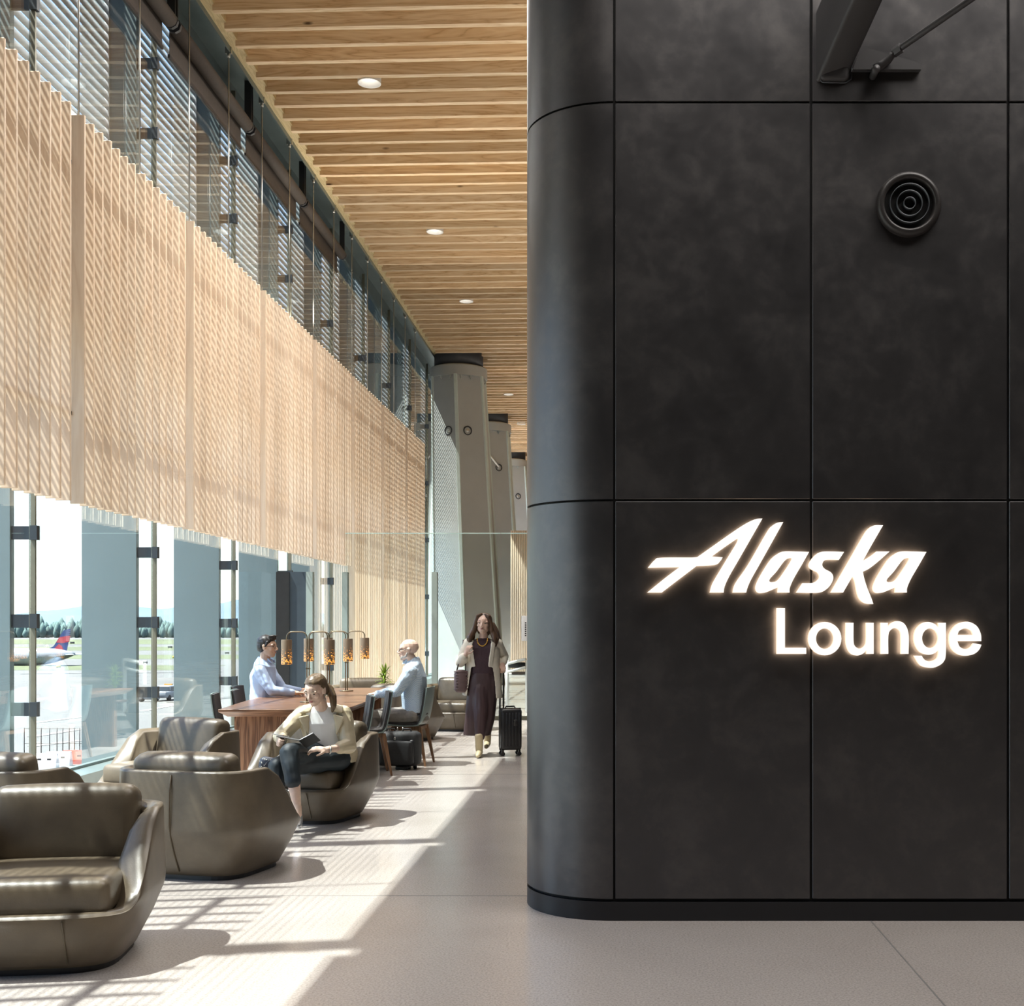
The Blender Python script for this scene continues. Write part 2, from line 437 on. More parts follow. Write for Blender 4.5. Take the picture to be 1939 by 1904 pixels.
# ---------------------------------------------------------------- blackened wall with the rounded corner
DW, RW = 6.551, .493
CXW, CYW = 0.0, DW+RW
zj = [.11, 2.22, 4.32, 6.42]
wall = struct('wall_front')
core = MB()
def corner_poly(r, x1, y1, n=18):
    p = [(x1, CYW-r)]
    p += [(CXW-r*math.sin(PI/2*i/n), CYW-r*math.cos(PI/2*i/n)) for i in range(n+1)]
    p += [(CXW-r, y1), (x1, y1)]
    return p
core.prism(corner_poly(RW-.02, 8.9, 19.2), 0.0, 6.42)
obj('core', core, M_joint, wall)
G = .006
def panel_flat(x0, x1, z0, z1):
    q = rbox((x1-x0-2*G, .018, z1-z0-2*G), .003, 1); q.shift(((x0+x1)/2, DW+.009, (z0+z1)/2))
    for i in range(len(q.sm)): q.sm[i] = False
    return obj('panel', q, M_panel, wall)
for k in range(3):
    for i in range(8):
        panel_flat(1.04*i, 1.04*(i+1), zj[k], zj[k+1])
    q = MB(); n = 28; a0 = .013
    out = [(CXW-RW*math.sin(a), CYW-RW*math.cos(a)) for a in [a0+(PI/2-2*a0)*i/n for i in range(n+1)]]
    inn = [(CXW-(RW-.018)*math.sin(a), CYW-(RW-.018)*math.cos(a)) for a in [a0+(PI/2-2*a0)*i/n for i in range(n+1)]]
    q.prism(out+inn[::-1], zj[k]+G, zj[k+1]-G, smooth=True)
    o = obj('curved_panel', q, M_panel, wall)
    sm = [abs(p.normal.z) < .5 for p in o.data.polygons]
    o.data.polygons.foreach_set('use_smooth', sm)
    o.data.set_sharp_from_angle(angle=math.radians(35))
    for i in range(10):
        y0 = CYW+1.2*i; y1 = y0+1.2
        q = rbox((.018, y1-y0-2*G, zj[k+1]-zj[k]-2*G), .003, 1); q.shift((-RW+.009, (y0+y1)/2, (zj[k]+zj[k+1])/2))
        for t in range(len(q.sm)): q.sm[t] = False
        obj('panel', q, M_panel, wall)
q = MB(); q.prism(corner_poly(RW, 8.9, 19.2, 28), 0, .10)
o = obj('plinth', q, M_base); tag(o, kind='structure'); o.name = 'baseboard_front'
for p in o.data.polygons: p.use_smooth = abs(p.normal.z) < .5
o.data.set_sharp_from_angle(angle=math.radians(35))

# ---------------------------------------------------------------- glazed facade: one window per bay
def clamp_part(parent, y, z):
    q = MB(); q.box((-XG+.03, y-.035, z-.065), (-XG+.10, y+.035, z+.065)); q.box((-XE, y-.02, z-.055), (-XG+.03, y+.02, z+.055))
    return q
clm = MB(); clm.box((-.005, -.03, -.065), (.058, .03, .065)); clm.box((XG-XE, -.012, -.06), (-.005, .012, .06)); clme = fixn(clm.mesh('clamp', M_clamp))
for k in range(1, len(mull_y)-1):
    ya, yb = mull_y[k], mull_y[k+1]
    wn = struct('window_%d' % k); wn.location = (-XG, ya, 0)
    q = MB(); q.box((-.012, .02, .19), (.0, BAY-.02, CEIL-.1)); obj('glass', q, M_glassf, wn)
    q = MB(); q.box((-.02, -.012, .19), (.035, .012, CEIL+.1)); obj('mullion', q, M_mull, wn)
    for j in range(10):
        z = .81+.795*j
        if k > 7 and j % 2: continue
        o = obj('clamp', clme, parent=wn); o.location = (0, 0, z)
    q = MB(); q.box((-.06, 0, -.3), (.30, BAY, .17)); q.box((-.03, 0, .17), (.03, BAY, .195)); obj('sill', q, M_chan, wn)
# exterior blades (deep fins standing square to the glass) and the sun-shading louvres between them
ordn = ['first', 'second', 'third', 'fourth', 'fifth', 'sixth', 'seventh', 'eighth', 'ninth', 'tenth', 'eleventh', 'twelfth', 'thirteenth', 'fourteenth', 'fifteenth', 'sixteenth', 'seventeenth', 'eighteenth', 'nineteenth', 'twentieth']
efm = MB(); efm.box((-.62, -.04, -7.3), (0, .04, CEIL+1.6)); efme = fixn(efm.mesh('sun_blade', M_extfin))
for k in range(1, len(mull_y)):
    o = obj('sun_blade', efme); o.location = (-XE, mull_y[k], 0)
    tag(o, ('tall grey sunshade blade outside the glass, %s from the near end' % ordn[k-4] if k >= 4 else 'tall grey sunshade blade outside the glass, nearer than the view'), 'sunshade', 'blades outside the facade')
lb = MB()
lb.add([Vector(p) for p in ((-.055, .06, .059), (-.050, .06, .062), (-.018, .06, -.059), (-.023, .06, -.062),
        (-.055, BAY-.06, .059), (-.050, BAY-.06, .062), (-.018, BAY-.06, -.059), (-.023, BAY-.06, -.062))],
       [(0, 1, 2, 3), (7, 6, 5, 4), (0, 4, 5, 1), (1, 5, 6, 2), (2, 6, 7, 3), (3, 7, 4, 0)])
lbme = fixn(lb.mesh('blade', M_louvre))
LZ0, LZ1, LP = 4.55, 10.1, .108
for k in range(1, len(mull_y)-1):
    t = thing('louvre_panel', ('panel of thin horizontal louvres outside the glass, %s from the near end' % ordn[k-3] if k >= 3 else 'panel of thin louvres outside the glass, nearer than the view'), 'louvre', (-5.72, mull_y[k], 0), 0, 'louvre panels outside the facade')
    z = LZ0
    while z < LZ1:
        o = obj('blade', lbme, parent=t); o.location = (0, 0, z); z += LP
    q = MB()
    for s in (.056, BAY-.056): q.box((-.06, s-.015, LZ0-.1), (-.01, s+.015, LZ1+.1))
    obj('louvre_frame', q, M_louvre, t)

# ---------------------------------------------------------------- timber slat screens hung inside the glass
P = .1985
def fin_mesh(z0, z1):
    q = rbox((.135, .028, z1-z0), .004, 1)
    for i in range(len(q.sm)): q.sm[i] = False
    return fixn(q.mesh('slat', M_fin))
ZB, ZT = 2.675, 6.22
fin_short, fin_long = fin_mesh(ZB, ZT), fin_mesh(0.01, ZT)
cnt = [0, 0]
for k in range(1, len(mull_y)-1):
    ym = mull_y[k]+.14
    longf = mull_y[k] > 22.5
    for half in (0, 1):
        ys = ym+half*(6*P+1.36*P)
        if longf: zb = 0.01
        else: zb = ZB
        if ys+6*P > 32.6: continue
        vis = ys > 9.2
        if vis:
            cnt[longf] += 1; nth = ordn[cnt[longf]-1]
            lab = ('pale timber slat screen reaching the floor, %s of these going away' % nth) if longf else ('pale timber slat screen hung above the window, %s from the near end' % nth)
        else: lab = 'pale timber slat screen hung above the window, nearer than the view'
        t = thing('slat_screen', lab, 'screen', (-XW, ys, zb), 0, 'timber slat screens along the glass')
        for i in range(7):
            o = obj('slat', fin_long if longf else fin_short, parent=t); o.location = (-.0675, P*i, (ZT-zb)/2)
        for z in (3.50, 5.79):
            q = MB(); q.box((-.155, -.03, z-zb-.018), (-.115, 6*P+.03, z-zb+.018)); obj('rail', q, M_dark, t)
        q = MB(); q.tube([(-.06, 0, ZT-zb-.02), (-.06, 0, CEIL+.05-zb)], .009, 6); obj('hanger_rod', q, M_steel, t)
        q = MB(); q.lathe([(.022, 0), (.022, .05)], (-.06, 0, CEIL-.06-zb), 10); q.box((-.10, -.02, CEIL-.012-zb), (-.02, .02, CEIL+.08-zb)); obj('rod_bracket', q, M_steel, t)
# ---------------------------------------------------------------- roller shades
for k in range(1, 8):
    ya = mull_y[k]; 
    if ya > 22: break
    n_vis = 'roller shade under the ceiling edge, '
    lab = {1: 'near the photographer', 2: 'second along', 3: 'at the top left corner of the view', 4: 'second in view', 5: 'third in view', 6: 'fourth in view', 7: 'farthest one in view'}[k]
    t = thing('roller_shade', 'dark '+n_vis+lab, 'blind', (-5.03, ya, 8.42), 0, 'dark roller shades under the ceiling edge')
    q = MB(); q.lathe([(.085, 0), (.085, BAY-.2)], n=20, mat=Matrix.Translation((0, .1, .0)) @ Matrix.Rotation(-PI/2, 4, 'X')); obj('roll', q, M_shade, t)
    q = MB(); q.box((-.083, .12, -.31), (-.076, BAY-.12, .0)); obj('cloth', q, M_shade, t)
    q = MB(); q.box((-.095, .1, -.34), (-.068, BAY-.1, -.30)); obj('hem_bar', q, M_dark, t)
    q = MB()
    for s in (.04, BAY-.04):
        q.box((-.045, s-.012, -.05), (.045, s+.012, .63))
        sg = 1 if s < 1 else -1
        q.lathe([(.085, -.01), (.085, .035), (.05, .04)], n=9, mat=Matrix.Translation((0, s, 0)) @ Matrix.Rotation(-sg*PI/2, 4, 'X'), smooth=False)
        obj('end_bracket', q, M_blackplastic, t); q = MB()
# ---------------------------------------------------------------- downlights in the timber ceiling
for i, (px, py, w_) in enumerate([(699.5, 158, 45), (823.5, 439.5, 34), (883, 571, 27), (963, 747, 19), (987, 803, 17), (958, 676, 1)]):
    if w_ == 1: continue
    z = CEIL-.015; D = FPX*(z-EYE)/(VPY-py); x = (px-VPX)*D/FPX
    r = .155
    lab = ['nearest white cylinder downlight in the timber ceiling', 'second white downlight from the near end of the ceiling', 'third white downlight in the timber ceiling', 'fourth white downlight, right of the near column cap', 'farthest white downlight, above the second column'][i]
    t = thing('downlight', lab, 'light', (x, D, z), 0, 'white downlights in the timber ceiling')
    q = MB(); q.lathe([(r, .0), (r, .22), (r*.98, .22), (r*.55, .10), (r*.93, .002)], n=28, caps=False); q.loft([[Vector((r*math.cos(a*PI/14), r*math.sin(a*PI/14), 0)) for a in range(28)], [Vector((r*.93*math.cos(a*PI/14), r*.93*math.sin(a*PI/14), .002)) for a in range(28)]], False)
    obj('trim_ring', q, M_white, t)
    q = MB(); q.lathe([(.001, .095), (r*.56, .10), (r*.5, .12)], n=20, caps=False); obj('lens', q, M_lampglow, t)
# ---------------------------------------------------------------- the world outside: apron, grass, hills (built where they stand)
GZ = -7.3
M_apron = plain('apron_concrete', (.095, .095, .09), rough=.85, var=.14, vscale=.03, stretch=(1, .15, 1))
M_grass = plain('airfield_grass', (.075, .088, .038), rough=.9, var=.25, vscale=.02)
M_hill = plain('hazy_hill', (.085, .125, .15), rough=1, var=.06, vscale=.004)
M_tree = plain('far_tree_leaves', (.075, .125, .115), rough=.9, var=.35, vscale=.08)  # distance haze is mixed into this leaf colour
M_asph = plain('asphalt_patch', (.05, .05, .05), rough=.9, var=.1)
M_line = plain('pavement_paint', (.22, .215, .20), rough=.8, var=.05)
q = MB(); q.box((-2500, -300, GZ-1), (-6.2, 2600, GZ)); tag(obj('apron', q, M_apron), kind='structure')
q = MB()
for (d0, d1) in ((255, 288), (345, 395), (470, 560), (640, 900)):
    q.box((-1400, d0, GZ), (-90, d1, GZ+.03))
tag(obj('grass_strip', q, M_grass), kind='structure')
def wline(p0, p1, w_, name, mat):
    d = Vector((p1[0]-p0[0], p1[1]-p0[1], 0)); q = MB()
    q.cbox(((p0[0]+p1[0])/2, (p0[1]+p1[1])/2, GZ+.02), (d.length, w_, .03), (0, 0, math.atan2(d.y, d.x))); return q
q = MB()
def gpt(px, py): 
    D = FPX*(EYE-GZ)/(py-VPY); return ((px-VPX)*D/FPX, D)
for a, b_ in (((66, 1368), (200, 1352)), ((60, 1395), (180, 1376)), ((60, 1413), (150, 1402)), ((270, 1346), (340, 1333))):
    l_ = wline(gpt(*a), gpt(*b_), .8, 'x', M_line); q.add(l_.v, l_.f)
tag(obj('painted_line', q, M_line), kind='structure')
q = MB()
for a, b_ in (((40, 1276), (420, 1272)), ((40, 1222), (300, 1219)), ((330, 1330), (460, 1318))):
    l_ = wline(gpt(*a), gpt(*b_), 2.2, 'x', M_asph); q.add(l_.v, l_.f)
tag(obj('asphalt_joint', q, M_asph), kind='structure')
# hills: a ridge mesh, far
rnd = random.Random(3)
q = MB(); rings = []
for row, (Y, h) in enumerate(((1700, 0), (1850, .6), (2050, 1.0), (2300, .85))):
    ring = []
    for i in range(60):
        x = -2300+i*40
        hh = 38+10*math.sin(i*.35)+7*math.sin(i*.9+1)+4*math.sin(i*2.1)
        ring.append(Vector((x, Y+20*math.sin(i*.8+row), GZ+h*hh*1.0)))
    rings.append(ring)
for k in range(3):
    o0 = len(q.v); q.v += [tuple(p) for p in rings[k]]+[tuple(p) for p in rings[k+1]]
    for i in range(59): q.f.append([o0+i, o0+i+1, o0+61+i, o0+60+i]); q.mi.append(0); q.sm.append(True)
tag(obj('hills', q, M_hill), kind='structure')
q = MB()
for i in range(2600):
    x = rnd.uniform(-1150, -250); Y = rnd.uniform(1020, 1180); h = rnd.uniform(7, 14)*(1.4 if rnd.random() < .05 else 1); r = h*rnd.uniform(.16, .34)
    n = 6
    q.lathe([(r*.5, 0), (r, h*.35), (r*.75, h*.7), (r*.12, h)], (x, Y, GZ), n)
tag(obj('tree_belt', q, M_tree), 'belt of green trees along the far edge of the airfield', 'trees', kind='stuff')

# ---- airliner on the far taxiway, only its rear in view
M_plane = plain('aircraft_white', (.22, .235, .25), rough=.35, var=.03)
M_pgrey = plain('aircraft_grey', (.30, .33, .38), rough=.4, var=.05)
M_blue = plain('tail_blue', (.03, .055, .17), rough=.4, var=.1)
M_red = plain('tail_red', (.42, .03, .05), rough=.4, var=.1)
D = 285.0; S = D/FPX
pc = ray(60, 1247, D)
t = thing('airplane', 'white airliner with a blue and red tail taxiing beyond the apron', 'airplane', (pc.x, D, GZ))
def PL(px, py, dy=0): v = ray(px, py, D); return Vector((v.x-pc.x, dy, v.z-GZ))
q = MB(); rings = []
for px, cy, r in ((-190, 1243, 2.05), (60, 1243, 2.05), (85, 1242, 1.95), (105, 1240.5, 1.6), (122, 1239, 1.1), (135, 1238, .6), (142, 1237.5, .2)):
    c = PL(px, cy); rings.append([c+Vector((0, r*math.cos(a*PI/9), r*math.sin(a*PI/9))) for a in range(18)])
q.loft(rings); obj('fuselage', q, M_plane, t)
def slab(pts, th, dy=0):
    q = MB(); n = len(pts)
    vs = [p+Vector((0, -th/2+dy, 0)) for p in pts]+[p+Vector((0, th/2+dy, 0)) for p in pts]
    q.add(vs, [list(range(n)), list(range(n, 2*n))[::-1]]+[[i, (i+1) % n, n+(i+1) % n, n+i] for i in range(n)]); return q
fin = obj('tail_fin', slab([PL(86, 1231), (PL(102, 1223)), PL(121, 1193), PL(134, 1190), PL(126, 1233)], .35), M_blue, t)
obj('tail_stripe', slab([PL(107, 1216), PL(113, 1206), PL(133, 1203), PL(130.5, 1215), PL(119, 1217)], .42), M_red, fin)
obj('tail_stripe', slab([PL(103, 1228), PL(112, 1219), PL(118, 1223), PL(122, 1233), PL(109, 1231)], .42), M_red, fin)
obj('tailplane', slab([PL(107, 1241), PL(112, 1238.5), PL(139, 1237), PL(142, 1239), PL(120, 1242)], 9), M_pgrey, t)
q = MB()
for i in range(24): 
    c = PL(-60+i*6.0, 1243); q.box(c+Vector((-.14, -2.12, -.2)), c+Vector((.14, -1.9, .2)))
w_ = obj('window_row', q, M_pgrey, t); w_['kind'] = 'stuff'
q = MB()
for x_ in (40, 62): q.tube([PL(x_, 1250), PL(x_, 1250)*Vector((1, 1, 0))+Vector((0, 0, .4))], .25, 8)
q.lathe([(.5, -.3), (.5, .3)], n=14, mat=Matrix.Translation(PL(52, 1250)*Vector((1, 1, 0))+Vector((0, 0, .5))) @ Matrix.Rotation(PI/2, 4, 'X')); obj('landing_gear', q, M_blackplastic, t)

# ---- service vehicles and apron clutter
M_vglass = plain('vehicle_glass', (.05, .07, .09), rough=.1, var=.05)
M_tyre = plain('tyre', (.02, .02, .02), rough=.8, var=.1)
M_amber = plain('amber_lens', (.6, .25, .03), rough=.3, var=.05)
def truck(px, py, s, label, long=False):
    x, D = gpt(px, py)
    t = thing('service_truck', label, 'vehicle', (x, D, GZ), math.radians(-100 if not long else -12))
    q = rbox((4.6*s, 1.9*s, .75*s), .12*s, 2); q.shift((0, 0, .75*s)); obj('body', q, M_plane, t)
    q = rbox((1.9*s, 1.7*s, .75*s), .22*s, 2); q.shift((.3*s, 0, 1.45*s)); cabin = obj('cabin', q, M_plane, t)
    q = MB(); q.box((1.15*s, -.72*s, 1.2*s), (1.27*s, .72*s, 1.68*s)); q.box((-.5*s, -.87*s, 1.3*s), (1.0*s, -.84*s, 1.66*s)); q.box((-.5*s, .84*s, 1.3*s), (1.0*s, .87*s, 1.66*s)); g_ = obj('windscreen', q, M_vglass, cabin); g_['kind'] = 'stuff'
    for a in (-1, 1):
        for b_ in (-1, 1):
            q = MB(); q.lathe([(.36*s, -.12*s), (.36*s, .12*s)], n=14, mat=Matrix.Translation((1.5*s*a, .85*s*b_, .36*s)) @ Matrix.Rotation(PI/2, 4, 'X')); obj('wheel', q, M_tyre, t)
    q = MB(); q.box((.0*s, -.5*s, 1.83*s), (.25*s, .5*s, 1.98*s)); obj('light_bar', q, M_amber, t)
    return t
truck(320, 1325, 1.0, 'white service truck with an amber light bar on the apron')
q = rbox((2.4, .9, .55), .08, 1)
x, D = gpt(282, 1328); t = thing('baggage_tug', 'low white baggage tug left of the service truck', 'vehicle', (x, D, GZ), .2)
q.shift((0, 0, .55)); obj('body', q, M_plane, t)
q = MB(); q.tube([(-.6, -.3, .8), (-.6, -.3, 1.4), (-.6, .3, 1.4), (-.6, .3, .8)], .05, 6); obj('roll_bar', q, M_dark, t)
for a in (-1, 1):
    for b_ in (-1, 1):
        q = MB(); q.lathe([(.28, -.1), (.28, .1)], n=12, mat=Matrix.Translation((.8*a, .42*b_, .28)) @ Matrix.Rotation(PI/2, 4, 'X')); obj('wheel', q, M_tyre, t)
# construction fence posts and barriers just below the window
M_barr = plain('barrier_red', (.62, .10, .07), rough=.5, var=.1)
M_barw = plain('barrier_white', (.72, .70, .66), rough=.5, var=.1)
for i, (px, py, mt, nm) in enumerate([(143, 1446, M_barr, 'red water-filled barrier among white ones below the window'), (112, 1449, M_barw, 'white barrier directly left of the red barrier below the window'), (86, 1453, M_barw, 'white barrier farthest left of the red barrier below the window')]):
    x, D = gpt(px, py); t = thing('traffic_barrier', nm, 'barrier', (x, D, GZ), .05, 'barriers below the window')
    q = MB(); q.prism([(-.75, -.28), (.75, -.28), (.75, .28), (-.75, .28)], 0, .28); q.loft([[Vector(p) for p in ((-.75, -.28, .28), (.75, -.28, .28), (.75, .28, .28), (-.75, .28, .28))], [Vector(p) for p in ((-.75, -.1, .9), (.75, -.1, .9), (.75, .1, .9), (-.75, .1, .9))]], True, False); obj('shell', q, mt, t)
    q = MB()
    for s in (-.3, .3): q.box((s-.12, -.22, .48), (s+.12, .22, .6))
    obj('fork_slot', q, M_tyre, t)['kind'] = 'stuff'
t_f = thing('mesh_fence', 'thin temporary mesh fence with slim posts on the apron below', 'fence', (*gpt(100, 1437), GZ))
bx, by = gpt(100, 1437)
ps = []
for i, px in enumerate((46, 63, 78, 94, 108, 119, 131, 141, 151, 163)):
    x, D = gpt(px, 1437); p = Vector((x-bx, D-by, 0)); ps.append(p)
    q = MB(); q.tube([p, p+Vector((0, 0, 2.1))], .03, 6); obj('post', q, M_dark, t_f)
q = MB()
for h in (.15, 1.05, 2.05): q.tube([p+Vector((0, 0, h)) for p in ps], .015, 5)
obj('wire', q, M_dark, t_f)['kind'] = 'stuff'
M_yel = plain('sign_yellow', (.55, .42, .05), rough=.5, var=.1)
for i, (px, py, mt, lab) in enumerate([(111, 1264, M_yel, 'small yellow taxiway sign on the grass below the airliner'), (331, 1246, M_yel, 'small yellow taxiway sign seen through the second window'), (322, 1227, M_dark, 'small dark taxiway marker beyond the yellow sign'), (137, 1219, M_dark, 'small dark taxiway marker right of the airliner tail'), (430, 1238, M_dark, 'dark taxiway marker seen left of the seated man'), (275, 1256, M_dark, 'dark low marker left of the second window pane')]):
    x, D = gpt(px, py); t = thing('taxiway_sign', lab, 'sign', (x, D, GZ), .1, 'taxiway signs on the airfield')
    w_ = 8*D/FPX; h_ = 4.2*D/FPX
    q = rbox((w_, .4, h_*.8), .05, 1); q.shift((0, 0, h_*.6)); obj('board', q, mt, t)
    for s in (-.35, .35): q = MB(); q.tube([(w_*s, 0, 0), (w_*s, 0, h_*.3)], .1, 6); obj('leg', q, M_dark, t)

# ---------------------------------------------------------------- great tapered columns
M_bolt = plain('bolt_metal', (.42, .44, .42), rough=.4, metal=.5, var=.1)
for ci, (cx, cy) in enumerate(cols_xy):
    lab = ['nearest grey tapered steel column with two round ports', 'second grey steel column, behind the nearest one', 'third grey steel column, mostly hidden behind the second'][ci]
    dx_b = .30   # the foot stands a little farther in than the head
    t = thing('column', lab, 'column', (cx+dx_b, cy, 0), 0, 'tapered steel columns')
    t['kind'] = 'thing'
    def hexring(z, R, off, rot=0, rad=None): 
        return [Vector((off+R*math.sin(a*PI/3+rot), -R*math.cos(a*PI/3+rot), z)) for a in range(6)]
    zt = 8.28; R0, R1 = 1.02, .78
    q = MB(); q.loft([hexring(0, R0, 0), hexring(zt, R1, -dx_b)], True, False); shaft = obj('shaft', q, M_colpaint, t)
    for a in range(6):
        an = a*PI/3
        d = Vector((math.sin(an), -math.cos(an), 0)); s_ = Vector((math.cos(an), math.sin(an), 0))
        q = MB(); rg = []
        for z, R, off in ((0, R0, 0), (zt, R1, -dx_b)):
            c = Vector((off, 0, z))+d*(R+.012)
            rg.append([c-s_*.055-d*.05, c-s_*.04, c+s_*.04, c+s_*.055-d*.05])
        q.loft(rg, True, False); obj('edge_strip', q, M_coledge, t)
    q = MB(); q.lathe([(.77, 8.26), (.77, 8.28), (.77, 8.53), (.75, 8.55)], (-dx_b, 0, 0), 48); o = obj('flange', q, M_colpaint, t); o.data.set_sharp_from_angle(angle=.6)
    q = MB(); q.lathe([(.66, 8.55), (.66, CEIL+.29)], (-dx_b, 0, 0), 48); obj('bearing_cap', q, M_colcap, t)
    q = MB(); q.lathe([(.675, 8.555), (.675, 8.575)], (-dx_b, 0, 0), 48); obj('seal_ring', q, M_steel, t)
    for i in range(16):
        an = (i+.5)*PI/8
        q = MB(); q.lathe([(.035, -.06), (.035, 0)], (-dx_b+.715*math.cos(an), .715*math.sin(an), 8.26), 6, smooth=False)
        q.lathe([(.018, -.10), (.018, -.06)], (-dx_b+.715*math.cos(an), .715*math.sin(an), 8.26), 8)
        obj('bolt', q, M_bolt, t)['kind'] = 'thing'
    # round ports, one on each face turned to the hall
    for sgn, px, py in ((-1, 849.5, 816), (1, 885.5, 816)) if ci == 0 else ((1, 941, 885),):
        z = 6.78 if ci == 0 else 7.0
        f = z/zt; R = (R0+(R1-R0)*f)*math.cos(PI/6); off = -dx_b*f
        nrm = Vector((sgn*.5, -math.cos(PI/6), 0))
        c = Vector((off, 0, z))+nrm*R
        # slide along the face to where the port sits
        tg = Vector((math.cos(PI/6), sgn*.5, 0))
        if ci == 0: c = c+tg*(((-.49 if sgn < 0 else .02)-c.x)/tg.x)
        m = Matrix.Translation(c) @ nrm.to_track_quat('Z', 'Y').to_matrix().to_4x4()
        q = MB(); q.lathe([(.125, -.02), (.125, .012), (.105, .015), (.075, -.015), (.0, -.015)], n=24, mat=m); p_ = obj('port_ring', q, M_blackplastic, t)
        q = MB(); q.lathe([(.05, -.02), (.05, .01), (.03, .02)], n=16, mat=m); obj('port_cap', q, M_steel, p_)
        if ci == 1:
            q = MB(); q.tube([c+nrm*.03, c+Vector((-.75, -.25, 1.0))], .045, 8); obj('conduit', q, M_steel, t)
# ---------------------------------------------------------------- lounge armchairs
def superell(t, a, b, n=3.4):
    c, s = math.cos(t), math.sin(t)
    return a*math.copysign(abs(c)**(2/n), c), b*math.copysign(abs(s)**(2/n), s)
def sstep(x): x = max(0, min(1, x)); return x*x*(3-2*x)
def tub_mesh():
    """faceted tub: sides flare to a crease, back and arms rise behind, rim sweeps down to the seat front.
    local front is -y"""
    n = 96; rows = []
    A, B = .485, .465
    def top_h(x, y):
        f = (y+B)/(2*B)                       # 0 at the front, 1 at the back
        return .285+(.675-.285)*sstep((f-.08)/.56)
    prof = [('o', .03, .74), ('o', .05, .76), ('o', .17, .885), ('o', .27, .965), ('o', .30, .985), ('o', .33, .99)]
    for i in range(n):
        t = 2*PI*i/n
        # plan with softly cut corners
        x, y = superell(t, 1, 1, 4.2)
        ht = top_h(x*A, y*B)
        col = []
        for _, z, s in prof:
            zz = min(z, ht-.012); col.append((x*A*s, y*B*s, zz))
        u0 = .33
        for fz in (.35, .7, .96):
            z = u0+(ht-u0)*fz if ht > u0 else ht-.012+.004*fz
            s = .99-.02*fz
            col.append((x*A*s, y*B*s, z))
        rise = (ht-.285)/.39
        w_ = .05+.055*math.sin(PI*min(1, max(0, rise)))
        # broad rolled rim
        col.append((x*(A*.965), y*(B*.965), ht))
        xi, yi = x*(A-.03-w_*.4), y*(B-.03-w_*.4)
        col.append((xi, yi, ht+.004))
        col.append((x*(A-.03-w_), y*(B-.03-w_), ht-.018))
        col.append((x*(A-.05-w_), y*(B-.05-w_), min(ht-.03, .45+.2*rise)))
        col.append((x*(A-.075-w_*.9), y*(B-.075-w_*.9), .262))
        rows.append(col)
    q = MB(); m_ = len(rows[0])
    q.v = [p for c in rows for p in c]
    for i in range(n):
        j = (i+1) % n
        for k in range(m_-1):
            q.f.append([i*m_+k, j*m_+k, j*m_+k+1, i*m_+k+1]); q.mi.append(0); q.sm.append(True)
    for k, rev in ((0, True), (m_-1, False)):
        f = [i*m_+k for i in range(n)]; q.f.append(f[::-1] if rev else f); q.mi.append(0); q.sm.append(False)
    return q
def cushion(d, r, puff, c, rot=(0, 0, 0)):
    q = rbox(d, r, 4, puff); q.xf(Matrix.Translation(c) @ Euler(rot).to_matrix().to_4x4()); return q
def make_armchair(label):
    t = thing('armchair', label, 'armchair', (0, 0, 0), 0, 'brown leather lounge armchairs')
    obj('shell', tub_mesh(), M_leather, t)
    obj('seat_cushion', cushion((.72, .70, .17), .045, .012, (0, -.045, .345)), M_leather, t)
    obj('back_cushion', cushion((.68, .18, .39), .06, .012, (0, .265, .575), (-.16, 0, 0)), M_leather, t)
    q = MB(); q.tube([(-.002, .454, .655), (0, .466, .55), (.002, .468, .35), (.003, .452, .27), (.004, .415, .17), (.004, .36, .055)], .0055, 6); obj('seam', q, M_seam, t)
    q = MB()
    for s in (-.18, .18): q.tube([(s, -.452, .262), (s, -.447, .25), (s*1.0, -.41, .17), (s, -.36, .055)], .0035, 5); obj('seam', q, M_seam, t); q = MB()
    q.prism([superell(2*PI*i/40, .345, .33, 4) for i in range(40)], 0, .032); obj('plinth', q, M_blackplastic, t)
    q = MB()
    hw = [(x*.34*1.0, -.392+.0, z) for x, z in ((-1, .30), (1, .30))]
    return t
def chair_at(o, px, D, rot, dx=0):
    o.location = ((px-VPX)*D/FPX+dx, D, 0); o.rotation_euler = (0, 0, rot); return o
ac = make_armchair('nearest brown leather armchair, cut by the lower left edge of the view')
chair_at(ac, 95, 5.85, math.radians(8))
AC = [ac]
for lab, px, D, rot in [('brown leather armchair turned away, its seamed back towards the viewer', 402, 7.95, math.radians(180-14)),
        ('brown leather armchair in which the woman in the beige jacket sits', 590, 10.1, math.radians(-13)),
        ('brown leather armchair beside the window, empty, facing the viewer', 322, 10.35, math.radians(-24)),
        ('brown leather armchair turned away at the left edge of the view', 25, 7.95, math.radians(180-10)),
        ('brown leather armchair right behind the bald man, turned away', 766, 17.15, math.radians(180-20)),
        ('brown leather armchair beside the walking woman, facing the viewer', 858, 18.8, math.radians(-14)),
        ('brown leather armchair beyond the table lamps, against the timber screen', 688, 18.6, math.radians(14))]:
    o = copy_tree(ac); o['label'] = lab; chair_at(o, px, D, rot); AC.append(o)

